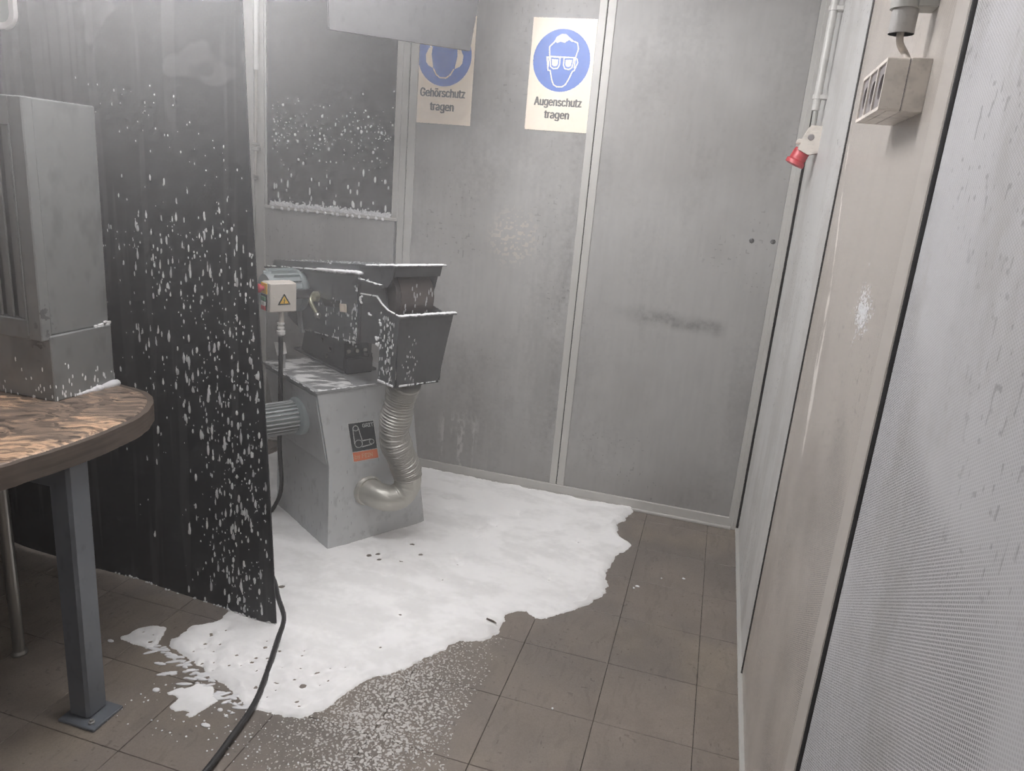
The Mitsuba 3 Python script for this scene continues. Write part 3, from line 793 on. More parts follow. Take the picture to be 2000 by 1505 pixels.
# ------------------------------------------------------------------ grey casing with louvres on the bench
B = 'grinder_casing'
say(B, 'tall grey sheet metal machine casing with upright slats standing on the workbench', 'machine')
RX0, RX1 = -1.80, -1.815
ZB, ZM, ZTP = ZT - 0.001, 1.055, 1.700
yf, yb = 1.626, 1.850
put(B + '__plinth', cbox((-2.45, yf, ZB), (RX0, yb, ZM), 0.003), 'm_cabinet', False)
put(B + '__body', cat(cbox((-2.45, yf + 0.01, ZM), (RX0 - 0.008, yb, ZTP), 0.004)), 'm_cabinet', False)
yo = yf - 0.022
put(B + '__front_frame', cat(cbox((-1.850, yo, ZM - 0.012), (RX0 - 0.004, yf + 0.012, ZTP), 0.003), cbox((-2.45, yo + 0.001, ZTP - 0.075), (-1.848, yf + 0.012, ZTP), 0.003), cbox((-2.45, yo + 0.001, ZM - 0.012), (-1.848, yf + 0.012, ZM + 0.045), 0.003)), 'm_cabinet', False)
for k in range(9):
    x1 = -1.862 - 0.042 * k
    put(B + '__slat', frame_map(cbox((-0.019, -0.003, ZM + 0.045), (0.019, 0.003, ZTP - 0.075), 0.002), (x1 - 0.019, yo + 0.014, 0), (math.cos(0.3), -math.sin(0.3), 0), (math.sin(0.3), math.cos(0.3), 0), (0, 0, 1)), 'm_cabinet', False)
put(B + '__corner_seam', cbox((-1.853, yo - 0.0015, ZM), (-1.850, yo + 0.001, ZTP - 0.07)), 'm_cabinet_dark', False)
sv = prism(sbox(-0.16, -0.13, 0.16, 0.13).buffer(0.03, quad_segs=6), 0.006)
put(B + '__shield', frame_map(sv, (-2.146, 1.74, 2.05), (1, 0, 0), (0, 0, 1), (0, 1, 0)), 'm_visor', 30, label='translucent looking shield with rounded corners')
rimp = sbox(-0.16, -0.13, 0.16, 0.13).buffer(0.042, quad_segs=6).difference(sbox(-0.16, -0.13, 0.16, 0.13).buffer(0.026, quad_segs=6))
put(B + '__shield__rim', frame_map(prism(rimp, 0.014), (-2.146, 1.745, 2.05), (1, 0, 0), (0, 0, 1), (0, -1, 0)), 'm_visor_rim', 30, label='pale rim')
put(B + '__shield_arm', tube(spline([(-2.30, 1.75, 1.69), (-2.30, 1.75, 1.85), (-2.28, 1.75, 2.0)], 16), 0.012, 12), 'm_steel', 30)

# ------------------------------------------------------------------ extraction hood over the grinder
Hk = 'extraction_hood'
say(Hk, 'grey sheet metal extraction hood hanging above the grinder', 'hood')
hz = 2.052
fpoly = [(-0.03, hz), (0.592, hz + 0.033), (0.66, 2.55), (-0.06, 2.55)]
put(Hk + '__front_panel', front_plate(fpoly, -0.002, 0.002), 'm_hood', False)
put(Hk + '__bottom_fold', front_plate([(-0.03, hz - 0.004), (0.592, hz + 0.029), (0.592, hz + 0.035), (-0.03, hz + 0.002)], -0.004, 0.018), 'm_hood', False)
HB, HZ2 = 0.45, hz + 0.22       # the underside rises to the back, the left flank runs inwards
hv = np.array([(-0.03, 0.003, hz + 0.004), (0.592, 0.003, hz + 0.036), (0.592, HB, HZ2), (0.30, HB, HZ2), (-0.06, 0.003, 2.55), (0.66, 0.003, 2.55), (0.62, HB, 2.55), (0.28, HB, 2.55)], float)


def hood_plate(q, t=0.003):
    p = hv[list(q)]
    nn = np.cross(p[1] - p[0], p[2] - p[0])
    nn /= np.linalg.norm(nn)
    w = np.vstack([p, p - nn * t])
    return gmap(trimesh.convex.convex_hull(w))


for q in ((0, 3, 7, 4), (1, 2, 6, 5)):
    put(Hk + '__side_panel', hood_plate(q), 'm_hood', False)
put(Hk + '__back_panel', hood_plate((3, 2, 6, 7)), 'm_hood', False)
put(Hk + '__top_panel', hood_plate((4, 5, 6, 7)), 'm_hood', False)
put(Hk + '__duct', gmap(frame_map(trimesh.creation.cylinder(0.14, 0.21, sections=32), (0.38, 0.22, 2.65), (1, 0, 0), (0, 1, 0), (0, 0, 1))), 'm_hood', 30)

# ------------------------------------------------------------------ safety signs on the back wall
SG = YB - 0.0015


def sign(key, x0, x1, z0, z1, lab):
    w, h = x1 - x0, z1 - z0
    say(key, lab, 'sign')

    def flat(poly, d0, d1):
        return frame_map(prism(poly, d1 - d0), (x0, SG - d0, z0), (1, 0, 0), (0, 0, 1), (0, -1, 0))
    put(key + '__board', frame_map(prism(sbox(0, 0, w, h), 0.0025), (x0, YB, z0), (1, 0, 0), (0, 0, 1), (0, -1, 0)), 'm_sign', False)
    return flat, w, h


def put_text(key, text, x0, cx, zbase, h, width):
    m = meshkit.text_mesh(text, h, 0.0006, False)
    bx = m.bounds
    k = width / (bx[1][0] - bx[0][0])
    v = np.asarray(m.vertices).copy()
    v[:, 0] = (v[:, 0] - bx[0][0]) * k - width / 2 + cx
    # embolden sideways: the letters are wide and get squeezed, so a second copy a hair to the right
    m.vertices = v
    m2 = m.copy()
    m2.apply_translation((0.0022, 0, 0.0001))
    m3 = m.copy()
    m3.apply_translation((-0.0022, 0, 0.0002))
    m4 = m.copy()
    m4.apply_translation((0, 0.0012, 0.0003))
    put(key + '__lettering', frame_map(cat(m, m2, m3, m4), (x0, SG - 0.001, zbase), (1, 0, 0), (0, 0, 1), (0, -1, 0)), 'm_sign_grey', False)


# eye protection sign
s1 = 'safety_sign'
x0, x1, z0, z1 = -0.992, -0.690, 1.833, 2.324
fl, w, h = sign(s1, x0, x1, z0, z1, 'cream and blue sign with a head in goggles reading Augenschutz tragen')
cx, cz, r = w * 0.495, 0.310, 0.135
put(s1 + '__blue_disc', fl(Point(cx, cz).buffer(r, 48), 0.001, 0.0016), 'm_sign_blue', False)
LW = 0.0030


def pl(pts, closed=False, wd=LW):
    pts = [(cx + a * r, cz + b * r) for a, b in pts]
    return LineString(pts + pts[:1] if closed else pts).buffer(wd, cap_style=2, join_style=1)


def pg(pts):
    return Polygon([(cx + a * r, cz + b * r) for a, b in pts]).buffer(0)


head = [pl([(-0.42, 0.10), (-0.46, 0.42), (-0.30, 0.58)]), pl([(0.48, 0.08), (0.56, 0.40), (0.50, 0.58), (0.38, 0.62)]),
        pg([(-0.33, 0.56), (-0.24, 0.74), (-0.08, 0.84), (0.08, 0.84), (0.22, 0.74), (0.40, 0.62), (0.32, 0.60), (0.20, 0.66), (0.05, 0.56), (-0.08, 0.60), (-0.20, 0.55), (-0.26, 0.58)]),
        pl([(-0.42, 0.08), (-0.52, 0.10), (-0.48, -0.10), (-0.44, -0.32), (-0.36, -0.33), (-0.28, -0.62), (-0.20, -0.78), (-0.08, -0.84), (0.10, -0.84), (0.22, -0.76), (0.32, -0.58), (0.42, -0.33), (0.48, -0.30), (0.58, -0.04), (0.54, 0.08), (0.48, 0.08)])]
gog = []
for s in (-1, 1):
    lens = [(0.02 + s * 0.07, 0.10), (0.02 + s * 0.42, 0.11), (0.02 + s * 0.38, -0.20), (0.02 + s * 0.28, -0.27), (0.02 + s * 0.13, -0.25), (0.02 + s * 0.07, -0.14)]
    gog += [pl(lens, True), pg([(0.02 + (a - 0.02) * 0.66 + s * 0.083, -0.07 + (b + 0.07) * 0.62) for a, b in lens]), pl([(0.02 + s * 0.46, 0.12), (0.02 + s * 0.46, -0.22)])]
gog.append(pl([(-0.44, 0.12), (0.50, 0.11)]))
put(s1 + '__head_symbol', fl(unary_union(head + gog), 0.0016, 0.0022), 'm_sign', False)
put_text(s1, 'Augenschutz', x0, w / 2, z0 + 0.112, 0.036, 0.226)
put_text(s1, 'tragen', x0, w / 2, z0 + 0.056, 0.036, 0.118)

# ear protection sign
s2 = 'safety_sign_001'
x0, x1, z0, z1 = -1.573, -1.269, 1.829, 2.320
fl, w, h = sign(s2, x0, x1, z0, z1, 'cream and blue sign with ear muffs reading Gehörschutz tragen, partly behind the hood')
cx, cz, r = w * 0.5, 0.312, 0.138
put(s2 + '__blue_disc', fl(Point(cx, cz).buffer(r, 48), 0.001, 0.0016), 'm_sign_blue', False)
ear = []
for s in (-1, 1):
    ear.append(pg([(s * 0.46, 0.28), (s * 0.60, 0.22), (s * 0.70, 0.02), (s * 0.68, -0.22), (s * 0.58, -0.34), (s * 0.40, -0.42), (s * 0.44, -0.20), (s * 0.48, 0.0)]))
    ear.append(pl([(s * 0.52, 0.26), (s * 0.54, 0.55), (s * 0.40, 0.82), (s * 0.16, 0.93), (0, 0.94)]))
ear.append(pl([(-0.40, -0.42), (-0.28, -0.62), (-0.14, -0.72), (0.10, -0.72), (0.24, -0.62), (0.38, -0.42)]))
ear.append(pl([(-0.42, 0.40), (-0.44, 0.62), (-0.25, 0.80), (0.1, 0.82), (0.35, 0.7), (0.42, 0.4)]))
put(s2 + '__head_symbol', fl(unary_union(ear), 0.0016, 0.0022), 'm_sign', False)
put_text(s2, 'Gehörschutz', x0, w / 2, z0 + 0.125, 0.038, 0.232)
put_text(s2, 'tragen', x0, w / 2, z0 + 0.062, 0.038, 0.122)

# ------------------------------------------------------------------ electrical fittings on the right wall
Q = 'triple_socket'
say(Q, 'beige triple power socket box on the brown wall panel under the thick conduit', 'socket')
sy0, sy1, sz0, sz1, sx = 1.488, 1.733, 1.768, 1.856, 0.229
put(Q + '__base', cbox((0.262, sy0, sz0), (XR + 0.001, sy1, sz1), 0.0015), 'm_socket', 30)
cov = trimesh.creation.extrude_polygon(sbox(sy0 + 0.006, sz0 + 0.006, sy1 - 0.006, sz1 - 0.006).buffer(0.006, quad_segs=5), 0.020, engine='earcut')
put(Q + '__cover', frame_map(cov, (0.260, 0, 0), (0, 1, 0), (0, 0, 1), (-1, 0, 0)), 'm_socket', 30)
put(Q + '__joint', cbox((0.2598, sy0 + 0.002, sz0 + 0.002), (0.2622, sy1 - 0.002, sz1 - 0.002)), 'm_socket_dark', False)
pitch_ = (sy1 - sy0) / 3
for k in range(3):
    ya, yc = sy0 + k * pitch_, sy0 + (k + 1) * pitch_
    fr_o = sbox(ya + 0.004, sz0 + 0.004, yc - 0.001, sz1 - 0.004).buffer(0.003, quad_segs=4)
    fr_i = sbox(ya + 0.009, sz0 + 0.010, yc - 0.005, sz1 - 0.010).buffer(0.003, quad_segs=4)
    put(Q + '__frame', frame_map(prism(fr_o.difference(fr_i), 0.016), (0.241, 0, 0), (0, 1, 0), (0, 0, 1), (-1, 0, 0)), 'm_socket', 30)
    put(Q + '__insert', frame_map(prism(fr_i.difference(Point((ya + yc) / 2 + 0.001, (sz0 + sz1) / 2).buffer(0.021)), 0.0125), (0.241, 0, 0), (0, 1, 0), (0, 0, 1), (-1, 0, 0)), 'm_socket_dark', 30)
    put(Q + '__contact_well', frame_map(lathe([(0, 0), (0.021, 0), (0.021, 0.002), (0, 0.002)], 24), (0.241, (ya + yc) / 2 + 0.001, (sz0 + sz1) / 2), (0, 1, 0), (0, 0, 1), (-1, 0, 0)), 'm_socket_dark', 30)


def vtube(x, y, za, zb, r, n=24):
    return tube([(x, y, za), (x, y, zb)], r, n)


D = 'cable_conduit'
say(D, 'thick grey cable conduit ending above the triple socket', 'conduit')
put(D + '__pipe', cat(tube([(0.248, 1.560, 1.905), (0.248, 1.560, ZC - 0.002)], 0.0215, 28, cap=False), tube([(0.248, 1.560, 1.905), (0.248, 1.560, 2.0)][::-1], 0.0185, 28, cap=False)), 'm_conduit', 40)
put(D + '__clamp', cat(frame_map(prism(Point(0, 0).buffer(0.026).difference(Point(0, 0).buffer(0.021)), 0.018), (0.248, 1.560, 1.945), (1, 0, 0), (0, 1, 0), (0, 0, 1)), cbox((0.262, 1.535, 1.945), (XR + 0.001, 1.585, 1.963), 0.002)), 'm_clip', 30)
put(D + '__cable', tube(spline([(0.248, 1.560, 2.0), (0.248, 1.560, 1.915), (0.250, 1.565, 1.893), (0.262, 1.578, 1.880), (0.268, 1.570, 1.868), (0.27, 1.550, 1.852)], 40), 0.0062, 12), 'm_cable_grey', 40, label='pale grey cable')

D = 'cable_conduit_001'
say(D, 'slim pale conduit running down to the red power outlet', 'conduit')
put(D + '__pipe', tube([(0.262, 3.17, 1.945), (0.262, 3.17, ZC - 0.002)], 0.0145, 20), 'm_conduit_light', 40)
for z in (1.985, 2.29):
    put(D + '__clamp', cat(frame_map(prism(Point(0, 0).buffer(0.0185).difference(Point(0, 0).buffer(0.0142)), 0.016), (0.262, 3.17, z), (1, 0, 0), (0, 1, 0), (0, 0, 1)), cbox((0.27, 3.15, z), (XR + 0.001, 3.19, z + 0.016), 0.002)), 'm_conduit_light', 30)
put(D + '__cable', tube([(0.264, 3.17, 1.96), (0.266, 3.17, 1.88)], 0.010, 12), 'm_clip', 40)

E_ = 'industrial_outlet'
say(E_, 'wall mounted power outlet with a red flap below the slim conduit', 'socket')
body_poly = [(XR + 0.001, 1.79), (0.262, 1.782), (0.222, 1.80), (0.232, 1.835), (0.255, 1.888), (XR + 0.001, 1.888)]
put(E_ + '__housing', frame_map(prism(Polygon(body_poly).buffer(-0.003).buffer(0.003), 0.085), (0, 3.215, 0), (1, 0, 0), (0, 0, 1), (0, -1, 0)), 'm_socket', 30)
nz_ = np.array([-0.42, 0, -1.0])
nz_ /= np.linalg.norm(nz_)
ex_ = np.cross((0, 1, 0), nz_)
redm = lathe([(0, 0), (0.029, 0), (0.031, 0.01), (0.031, 0.040), (0.037, 0.046), (0.037, 0.060), (0.028, 0.062), (0, 0.062)], 28)
put(E_ + '__red_collar', frame_map(redm, (0.244, 3.172, 1.800), ex_, (0, 1, 0), nz_), 'm_red', 30, label='red socket collar')
hng = cat(cbox((0.216, 3.135, 1.822), (0.245, 3.21, 1.838), 0.003))
put(E_ + '__hinge', hng, 'm_socket', 30)
put(E_ + '__screw', frame_map(lathe([(0, 0), (0.012, 0), (0.010, 0.003), (0, 0.004)], 14), (0.262, 3.13, 1.845), (1, 0, 0), (0, 0, 1), (0, -1, 0)), 'm_socket_dark', 30)

D = 'cable_conduit_002'
say(D, 'thin white tube and cord running down between black sheet and window', 'conduit')
put(D + '__tube', tube([(-2.452, YB - 0.022, 2.03), (-2.440, YB - 0.022, ZC - 0.002)], 0.0115, 14), 'm_white', 40)
put(D + '__cord', tube([(-2.462, YB - 0.022, 1.50), (-2.457, YB - 0.022, 1.78), (-2.452, YB - 0.022, 2.04)], 0.0075, 12), 'm_strip_light', 40)
put(D + '__clip', cat(cbox((-2.48, YB - 0.034, 1.628), (-2.436, YB - 0.004, 1.648), 0.003), cbox((-2.476, YB - 0.036, 1.655), (-2.440, YB - 0.004, 1.668), 0.003)), 'm_clip', 30)
put(D + '__end_loop', frame_map(trimesh.creation.torus(0.012, 0.004, major_sections=20, minor_sections=8), (-2.462, YB - 0.018, 1.492), (1, 0, 0), (0, 0, 1), (0, -1, 0)), 'm_screw', 40)

# ------------------------------------------------------------------ black power cable of the grinder
cz = 0.012
cab = [L(-0.083, 0.28, 0.90), L(-0.083, 0.28, 0.80), L(-0.070, 0.315, 0.58), L(-0.047, 0.37, 0.32), L(-0.022, 0.435, 0.09), L(-0.03, 0.47, 0.028), L(-0.07, 0.44, 0.016)]
floor_path = [(-1.86, 2.66, cz), (-1.72, 2.45, cz), (-1.55, 2.31, cz), (-1.46, 2.22, cz), (-1.385, 2.13, cz), (-1.30, 2.03, cz), (-1.264, 1.945, cz), (-1.225, 1.85, cz), (-1.185, 1.75, cz), (-1.143, 1.63, cz), (-1.122, 1.50, cz), (-1.108, 1.38, cz), (-1.10, 1.2, cz), (-1.12, 0.9, cz), (-1.2, 0.5, cz)]
put('power_cable', tube(spline(cab + floor_path, 220), 0.0095, 12), 'm_cable_black', 40, 'long black cable running from the switch box over the foam towards the viewer', 'cable')

# ------------------------------------------------------------------ foam
FM = [(-0.230, 3.551), (-0.243, 3.511), (-0.253, 3.442), (-0.281, 3.385), (-0.277, 3.291), (-0.241, 3.227), (-0.196, 3.193), (-0.205, 3.135), (-0.240, 3.050), (-0.261, 2.927), (-0.255, 2.828), (-0.237, 2.769), (-0.250, 2.679), (-0.289, 2.601), (-0.328, 2.537), (-0.379, 2.485), (-0.428, 2.434), (-0.464, 2.419), (-0.503, 2.450), (-0.542, 2.444), (-0.571, 2.402), (-0.572, 2.336), (-0.566, 2.277), (-0.589, 2.233), (-0.635, 2.194), (-0.682, 2.164), (-0.725, 2.099), (-0.769, 2.020), (-0.800, 1.963), (-0.840, 1.910), (-0.886, 1.872), (-0.908, 1.809), (-0.932, 1.723), (-0.958, 1.676), (-0.986, 1.637), (-1.033, 1.628), (-1.084, 1.626), (-1.132, 1.619), (-1.176, 1.625), (-1.242, 1.660), (-1.286, 1.681), (-1.312, 1.678), (-1.362, 1.695), (-1.407, 1.720), (-1.452, 1.735), (-1.489, 1.749), (-1.532, 1.760), (-1.569, 1.769), (-1.588, 1.798), (-1.581, 1.832), (-1.569, 1.882), (-1.542, 1.914), (-1.509, 1.954), (-1.52, 2.02), (-1.75, 2.10), (-2.0, 2.3), (-2.25, 2.7), (-2.3, 3.2), (-2.2, 3.60), (-0.235, 3.60)]
FL = [(-1.756, 1.742), (-1.741, 1.764), (-1.736, 1.798), (-1.719, 1.821), (-1.689, 1.847), (-1.656, 1.851), (-1.632, 1.823), (-1.616, 1.780), (-1.601, 1.746), (-1.629, 1.731), (-1.679, 1.735), (-1.716, 1.737)]
FF = [(-1.415, 1.575), (-1.409, 1.605), (-1.368, 1.619), (-1.359, 1.643), (-1.335, 1.648), (-1.296, 1.650), (-1.269, 1.609), (-1.270, 1.575), (-1.272, 1.539), (-1.281, 1.506), (-1.301, 1.507), (-1.303, 1.543), (-1.339, 1.533), (-1.374, 1.548), (-1.368, 1.569)]
FH = [(-1.245, 2.587, 0.013), (-1.189, 2.575, 0.010), (-1.216, 2.615, 0.010), (-1.047, 2.688, 0.011), (-1.117, 2.757, 0.012), (-1.058, 1.761, 0.011), (-1.252, 1.902, 0.008), (-1.440, 2.233, 0.012), (-1.10, 2.60, 0.008), (-0.94, 2.24, 0.006), (-1.27, 1.80, 0.006), (-1.19, 1.70, 0.007), (-1.33, 1.76, 0.006), (-1.42, 1.80, 0.005)]
rh = np.random.default_rng(31)
FH += [(rh.uniform(-1.50, -0.97), rh.uniform(1.66, 1.92), rh.uniform(0.0025, 0.006)) for _ in range(46)]
FH += [(rh.uniform(-1.2, -0.4), rh.uniform(2.0, 3.3), rh.uniform(0.002, 0.005)) for _ in range(16)]


def foam_sheet(poly, step, tall, holes_=(), jag=0.010, seed=0, hump=()):
    poly = Polygon(poly).buffer(0)
    poly = poly.buffer(0.012, join_style=1).buffer(-0.024, join_style=1).buffer(0.012, join_style=1)
    x0, y0, x1, y1 = poly.bounds
    X, Y = np.meshgrid(np.arange(x0 - 0.05, x1 + 0.05, step), np.arange(y0 - 0.05, min(y1 + 0.05, YB + 0.002), step))
    p = np.stack([X.ravel(), Y.ravel()], 1)
    sd = shapely.distance(shapely.points(p), poly.boundary) * np.where(shapely.contains_xy(poly, p[:, 0], p[:, 1]), 1, -1)
    q = np.stack([p[:, 0], p[:, 1], 0 * p[:, 0] + seed], 1)
    sd = sd + jag * (meshkit.fbm(q * [28, 28, 1], 4, seed) - 0.5) * 2.2
    for hx, hy, hr_ in holes_:
        sd = np.minimum(sd, np.hypot(p[:, 0] - hx, p[:, 1] - hy) - hr_ * (0.75 + 0.5 * meshkit.noise(q * [90, 90, 1], 2)))
    t = np.clip(sd / 0.035, 0, 1)
    hgt = tall * (0.28 * np.sqrt(np.clip(sd / 0.008, 0, 1)) + 0.72 * t * t * (3 - 2 * t)) * (0.45 + 1.1 * meshkit.fbm(q * [8, 8, 1], 4, seed + 3))
    for hx, hy, hr_, hh in hump:
        e = np.hypot(p[:, 0] - hx, (p[:, 1] - hy) * 1.3) / hr_
        hgt = hgt + hh * np.exp(-e * e) * (sd > 0)
    hgt = np.where(sd > 0, hgt + 0.001, -0.0025 + 0.2 * np.maximum(sd, -0.006))
    sdg = sd.reshape(X.shape)
    ok = np.maximum.reduce([sdg[:-1, :-1], sdg[1:, :-1], sdg[:-1, 1:], sdg[1:, 1:]]) > 0
    idx = np.arange(X.size).reshape(X.shape)
    a, b, c, d = idx[:-1, :-1][ok], idx[:-1, 1:][ok], idx[1:, 1:][ok], idx[1:, :-1][ok]
    m = trimesh.Trimesh(np.stack([p[:, 0], p[:, 1], hgt], 1), np.vstack([np.stack([a, b, c], 1), np.stack([a, c, d], 1)]), process=False)
    m.remove_unreferenced_vertices()
    return m


put('foam_puddle', foam_sheet(FM, 0.006, 0.014, FH, 0.012, 1, [(-0.68, 2.26, 0.06, 0.014), (-0.62, 2.28, 0.03, 0.012), (-0.74, 2.35, 0.07, 0.008)]), 'm_foam', True, 'wide white foam puddle around the grinder pedestal', 'foam', kind='stuff')
put('foam_patch', cat(foam_sheet(FL, 0.004, 0.008, [(-1.64, 1.765, 0.006), (-1.70, 1.80, 0.004), (-1.66, 1.80, 0.003)], 0.009, 5)), 'm_foam', True, 'separate small foam patch beside the workbench leg', 'foam', kind='stuff')
put('foam_patch', cat(foam_sheet(FF, 0.003, 0.007, [], 0.022, 8)), 'm_foam', True, 'streaky finger shaped foam patch left of the black cable', 'foam', kind='stuff')
dots = [(-1.457, 1.580, 0.012, 0.010), (-1.225, 1.510, 0.016, 0.008), (-1.227, 1.578, 0.009, 0.007), (-1.195, 1.563, 0.006, 0.006), (-0.121, 2.821, 0.010, 0.006), (-0.134, 2.802, 0.005, 0.005), (0.062, 2.970, 0.007, 0.005), (-0.03, 2.93, 0.004, 0.004), (-0.29, 1.96, 0.004, 0.004), (-1.15, 1.60, 0.005, 0.005), (-1.48, 1.72, 0.012, 0.008), (-1.45, 1.70, 0.010, 0.006), (-1.76, 1.72, 0.012, 0.007)]
it = []
for x, y, a, b in dots:
    it.append(((x, y, 0.001), np.diag([a, b, 0.004])))
rd = np.random.default_rng(21)
for k in range(160):
    x, y = rd.uniform(-1.5, -0.9), rd.uniform(1.42, 1.72)
    s = rd.uniform(0.0012, 0.0035)
    it.append(((x, y, 0.0008), np.diag([s, s, s * 0.6])))
for k in range(70):      # ragged streaks and blobs where the puddle frays towards the bench
    t = rd.uniform()
    bx, by = -1.60 + 0.44 * t, 1.775 - 0.155 * t
    o = abs(rd.normal(0, 0.028))
    s, an = rd.uniform(0.003, 0.011), rd.normal(math.radians(205), 0.3)
    e1 = np.array([math.cos(an), math.sin(an), 0]) * s * rd.uniform(1.2, 3.2)
    e2 = np.array([-math.sin(an), math.cos(an), 0]) * s * 0.75
    it.append(((bx - 0.5 * o, by - o, 0.001), np.array([e1, e2, [0, 0, 0.0035]])))
put('foam_drops', merge_blobs(it), 'm_foam_drop', True, 'scattered white foam drops on the brown floor', 'foam', kind='stuff')

# collapsing foam: a lace of small wet bubbles before the puddle
WET = Polygon([(-0.95, 1.78), (-0.832, 1.925), (-0.723, 2.11), (-0.60, 2.25), (-0.520, 2.29), (-0.525, 2.158), (-0.530, 1.985), (-0.545, 1.826), (-0.54, 1.696), (-0.50, 1.58), (-0.50, 1.40), (-1.013, 1.36), (-1.12, 1.58), (-1.02, 1.640), (-0.95, 1.70)])
rb = np.random.default_rng(5)
it = []
st = 0.0076
for x in np.arange(-1.16, -0.42, st):
    for y in np.arange(1.33, 2.33, st):
        px, py = x + rb.uniform(-0.5, 0.5) * st, y + rb.uniform(-0.5, 0.5) * st
        if not WET.contains(Point(px, py)):
            continue
        core = math.exp(-(((px + 0.74) / 0.22) ** 2 + ((py - 1.70) / 0.42) ** 2))
        near = math.exp(-max(0.0, (2.30 * (px + 0.95) + 1.75 - py)) ** 2 / 0.02)
        dn = meshkit.fbm(np.array([px * 9, py * 9, 1.0]), 3, 4)
        pr = 0.15 + 0.85 * core
        if rb.uniform() > min(1, pr * (0.5 + dn)):
            continue
        s = (0.0019 + 0.0029 * core) * rb.uniform(0.55, 1.3)
        if rb.uniform() < 0.3:
            s *= 0.5
        t = rb.uniform(0, np.pi)
        e = rb.uniform(0.55, 1.0)
        c_, s_ = math.cos(t) * s, math.sin(t) * s
        it.append(((px, py, 0.0006), np.array([[c_ * 1.25, s_ * 1.25, 0], [-s_ * e, c_ * e, 0], [0, 0, min(0.0022, s * 0.45)]])))
put('foam_bubbles', merge_blobs(it, 1), 'm_bubble', True, 'lace of small wet bubbles on the floor before the puddle', 'foam', kind='stuff')


# foam splatter on the black sheet
rs = np.random.default_rng(11)


def splat(center, right, out, w, hgt, d):
    return (center, np.array([right * w, out * d, np.array([0, 0, hgt])]))


it, it2 = [], []
n = 0
while n < 930:
    s, z = rs.uniform(0.0, 0.80), rs.uniform(0.02, 1.80)
    if s < 0.053 * z + 0.008:
        continue
    ss = s - 0.053 * z
    if z > 1.52:
        dn = 0.38 * math.exp(-((ss - (0.10 + (z - 1.55) * 1.9)) / 0.17) ** 2)
        small = True
    else:
        lim = 0.38 + 0.32 * min(1, max(0, z - 0.1))
        dn = (math.exp(-(ss / lim) ** 2 * 1.9)) * (0.45 if z > 1.40 else 1.0) * (0.35 + 0.65 * min(1, (1.52 - z) / 0.25))
        if z < 0.75 and ss > 0.28:
            dn *= 0.4
        small = rs.uniform() < 0.5
    dn *= 0.35 + 1.3 * meshkit.noise(np.array([s * 9, z * 7, 0.0]), 3)
    if rs.uniform() > dn:
        continue
    n += 1
    if small:
        w = rs.uniform(0.0012, 0.0028)
        hh = w * rs.uniform(1.0, 2.2)
    else:
        w = rs.uniform(0.0020, 0.0056) * (1.0 if z < 1.0 else 0.8)
        hh = w * rs.uniform(1.6, 3.8)
    dst = it if (rs.uniform() < 0.75) else it2
    P = onsheet(s, z, 0.0)
    dst.append(splat(P, PD, PN, w, hh, min(w * 0.7, 0.0035)))
    if not small and rs.uniform() < 0.5:
        P2 = onsheet(s + rs.uniform(-0.4, 0.4) * w, z + hh * 0.9, 0.0)
        dst.append(splat(P2, PD, PN, w * rs.uniform(0.25, 0.5), hh * rs.uniform(0.6, 1.0), w * 0.3))
    if not small and rs.uniform() < 0.4:
        P2 = onsheet(s + rs.uniform(-1, 1) * w, z - hh * rs.uniform(0.3, 0.8), 0.0)
        dst.append(splat(P2, PD, PN, w * rs.uniform(0.4, 0.8), hh * rs.uniform(0.3, 0.6), w * 0.4))
for k in range(60):   # froth along the lower hem
    s = rs.uniform(0.0, 0.75) ** 1.0
    it.append(splat(onsheet(s, 0.014 + rs.uniform(0, 0.006), 0.001), PD, PN, rs.uniform(0.002, 0.006), rs.uniform(0.002, 0.005), 0.003))
put('foam_splatter', merge_blobs(it), 'm_foam_fleck', True, 'white foam flecks running down the black rubber sheet', 'foam', kind='stuff')
put('foam_splatter', merge_blobs(it2), 'm_foam_drop_thin', True, 'thin watery grey flecks on the black rubber sheet', 'foam', kind='stuff')

# foam on the window
it = []
rw_ = np.random.default_rng(12)
ex1, eo = np.array([-1.0, 0, 0]), np.array([0, -1.0, 0])
for k in range(260):
    x = rw_.uniform(WX0 + 0.03, WX1 - 0.01)
    z = rw_.normal(1.74, 0.085)
    w = rw_.choice([0.002, 0.003, 0.0045, 0.007], p=[0.4, 0.35, 0.18, 0.07])
    it.append(splat(np.array([x, YB + 0.001, z]), ex1, eo, w, w * rw_.uniform(0.9, 1.5), w * 0.5))
for k in range(40):
    x = rw_.uniform(WX0 + 0.03, WX1 - 0.01)
    z = WZ0 + abs(rw_.normal(0, 0.10)) + 0.01
    w = rw_.uniform(0.003, 0.007)
    it.append(splat(np.array([x, YB + 0.001, z]), ex1, eo, w, w * rw_.uniform(1.6, 3.6), w * 0.4))
put('foam_splatter', merge_blobs(it), 'm_foam_drop', True, 'white foam flecks on the black window', 'foam', kind='stuff')
it = []
for k in range(1100):
    x = rw_.uniform(WX0 + 0.02, WX1 - 0.005)
    z = WZ0 + abs(rw_.normal(0, 0.011))
    s = rw_.uniform(0.0022, 0.0065)
    it.append(((x, YB - 0.004 + rw_.uniform(-0.006, 0.006), z), np.eye(3) * s))
for k in range(16):
    x = WX0 + 0.05 + k * 0.043 + rw_.uniform(-0.01, 0.01)
    it.append(((x, YB - 0.012, WZ0 - 0.012), np.diag([0.009, 0.007, 0.009])))
put('foam_ledge', merge_blobs(it), 'm_foam_drop', True, 'ragged white foam lying along the window sill', 'foam', kind='stuff')

# foam on the grinder
it, it2 = [], []
rg = np.random.default_rng(13)


def gb(a, b, z, w, d, hh, dst=it):
    dst.append((L(a, b, z), np.array([GU * w, GV * d, np.array([0, 0, hh])])))


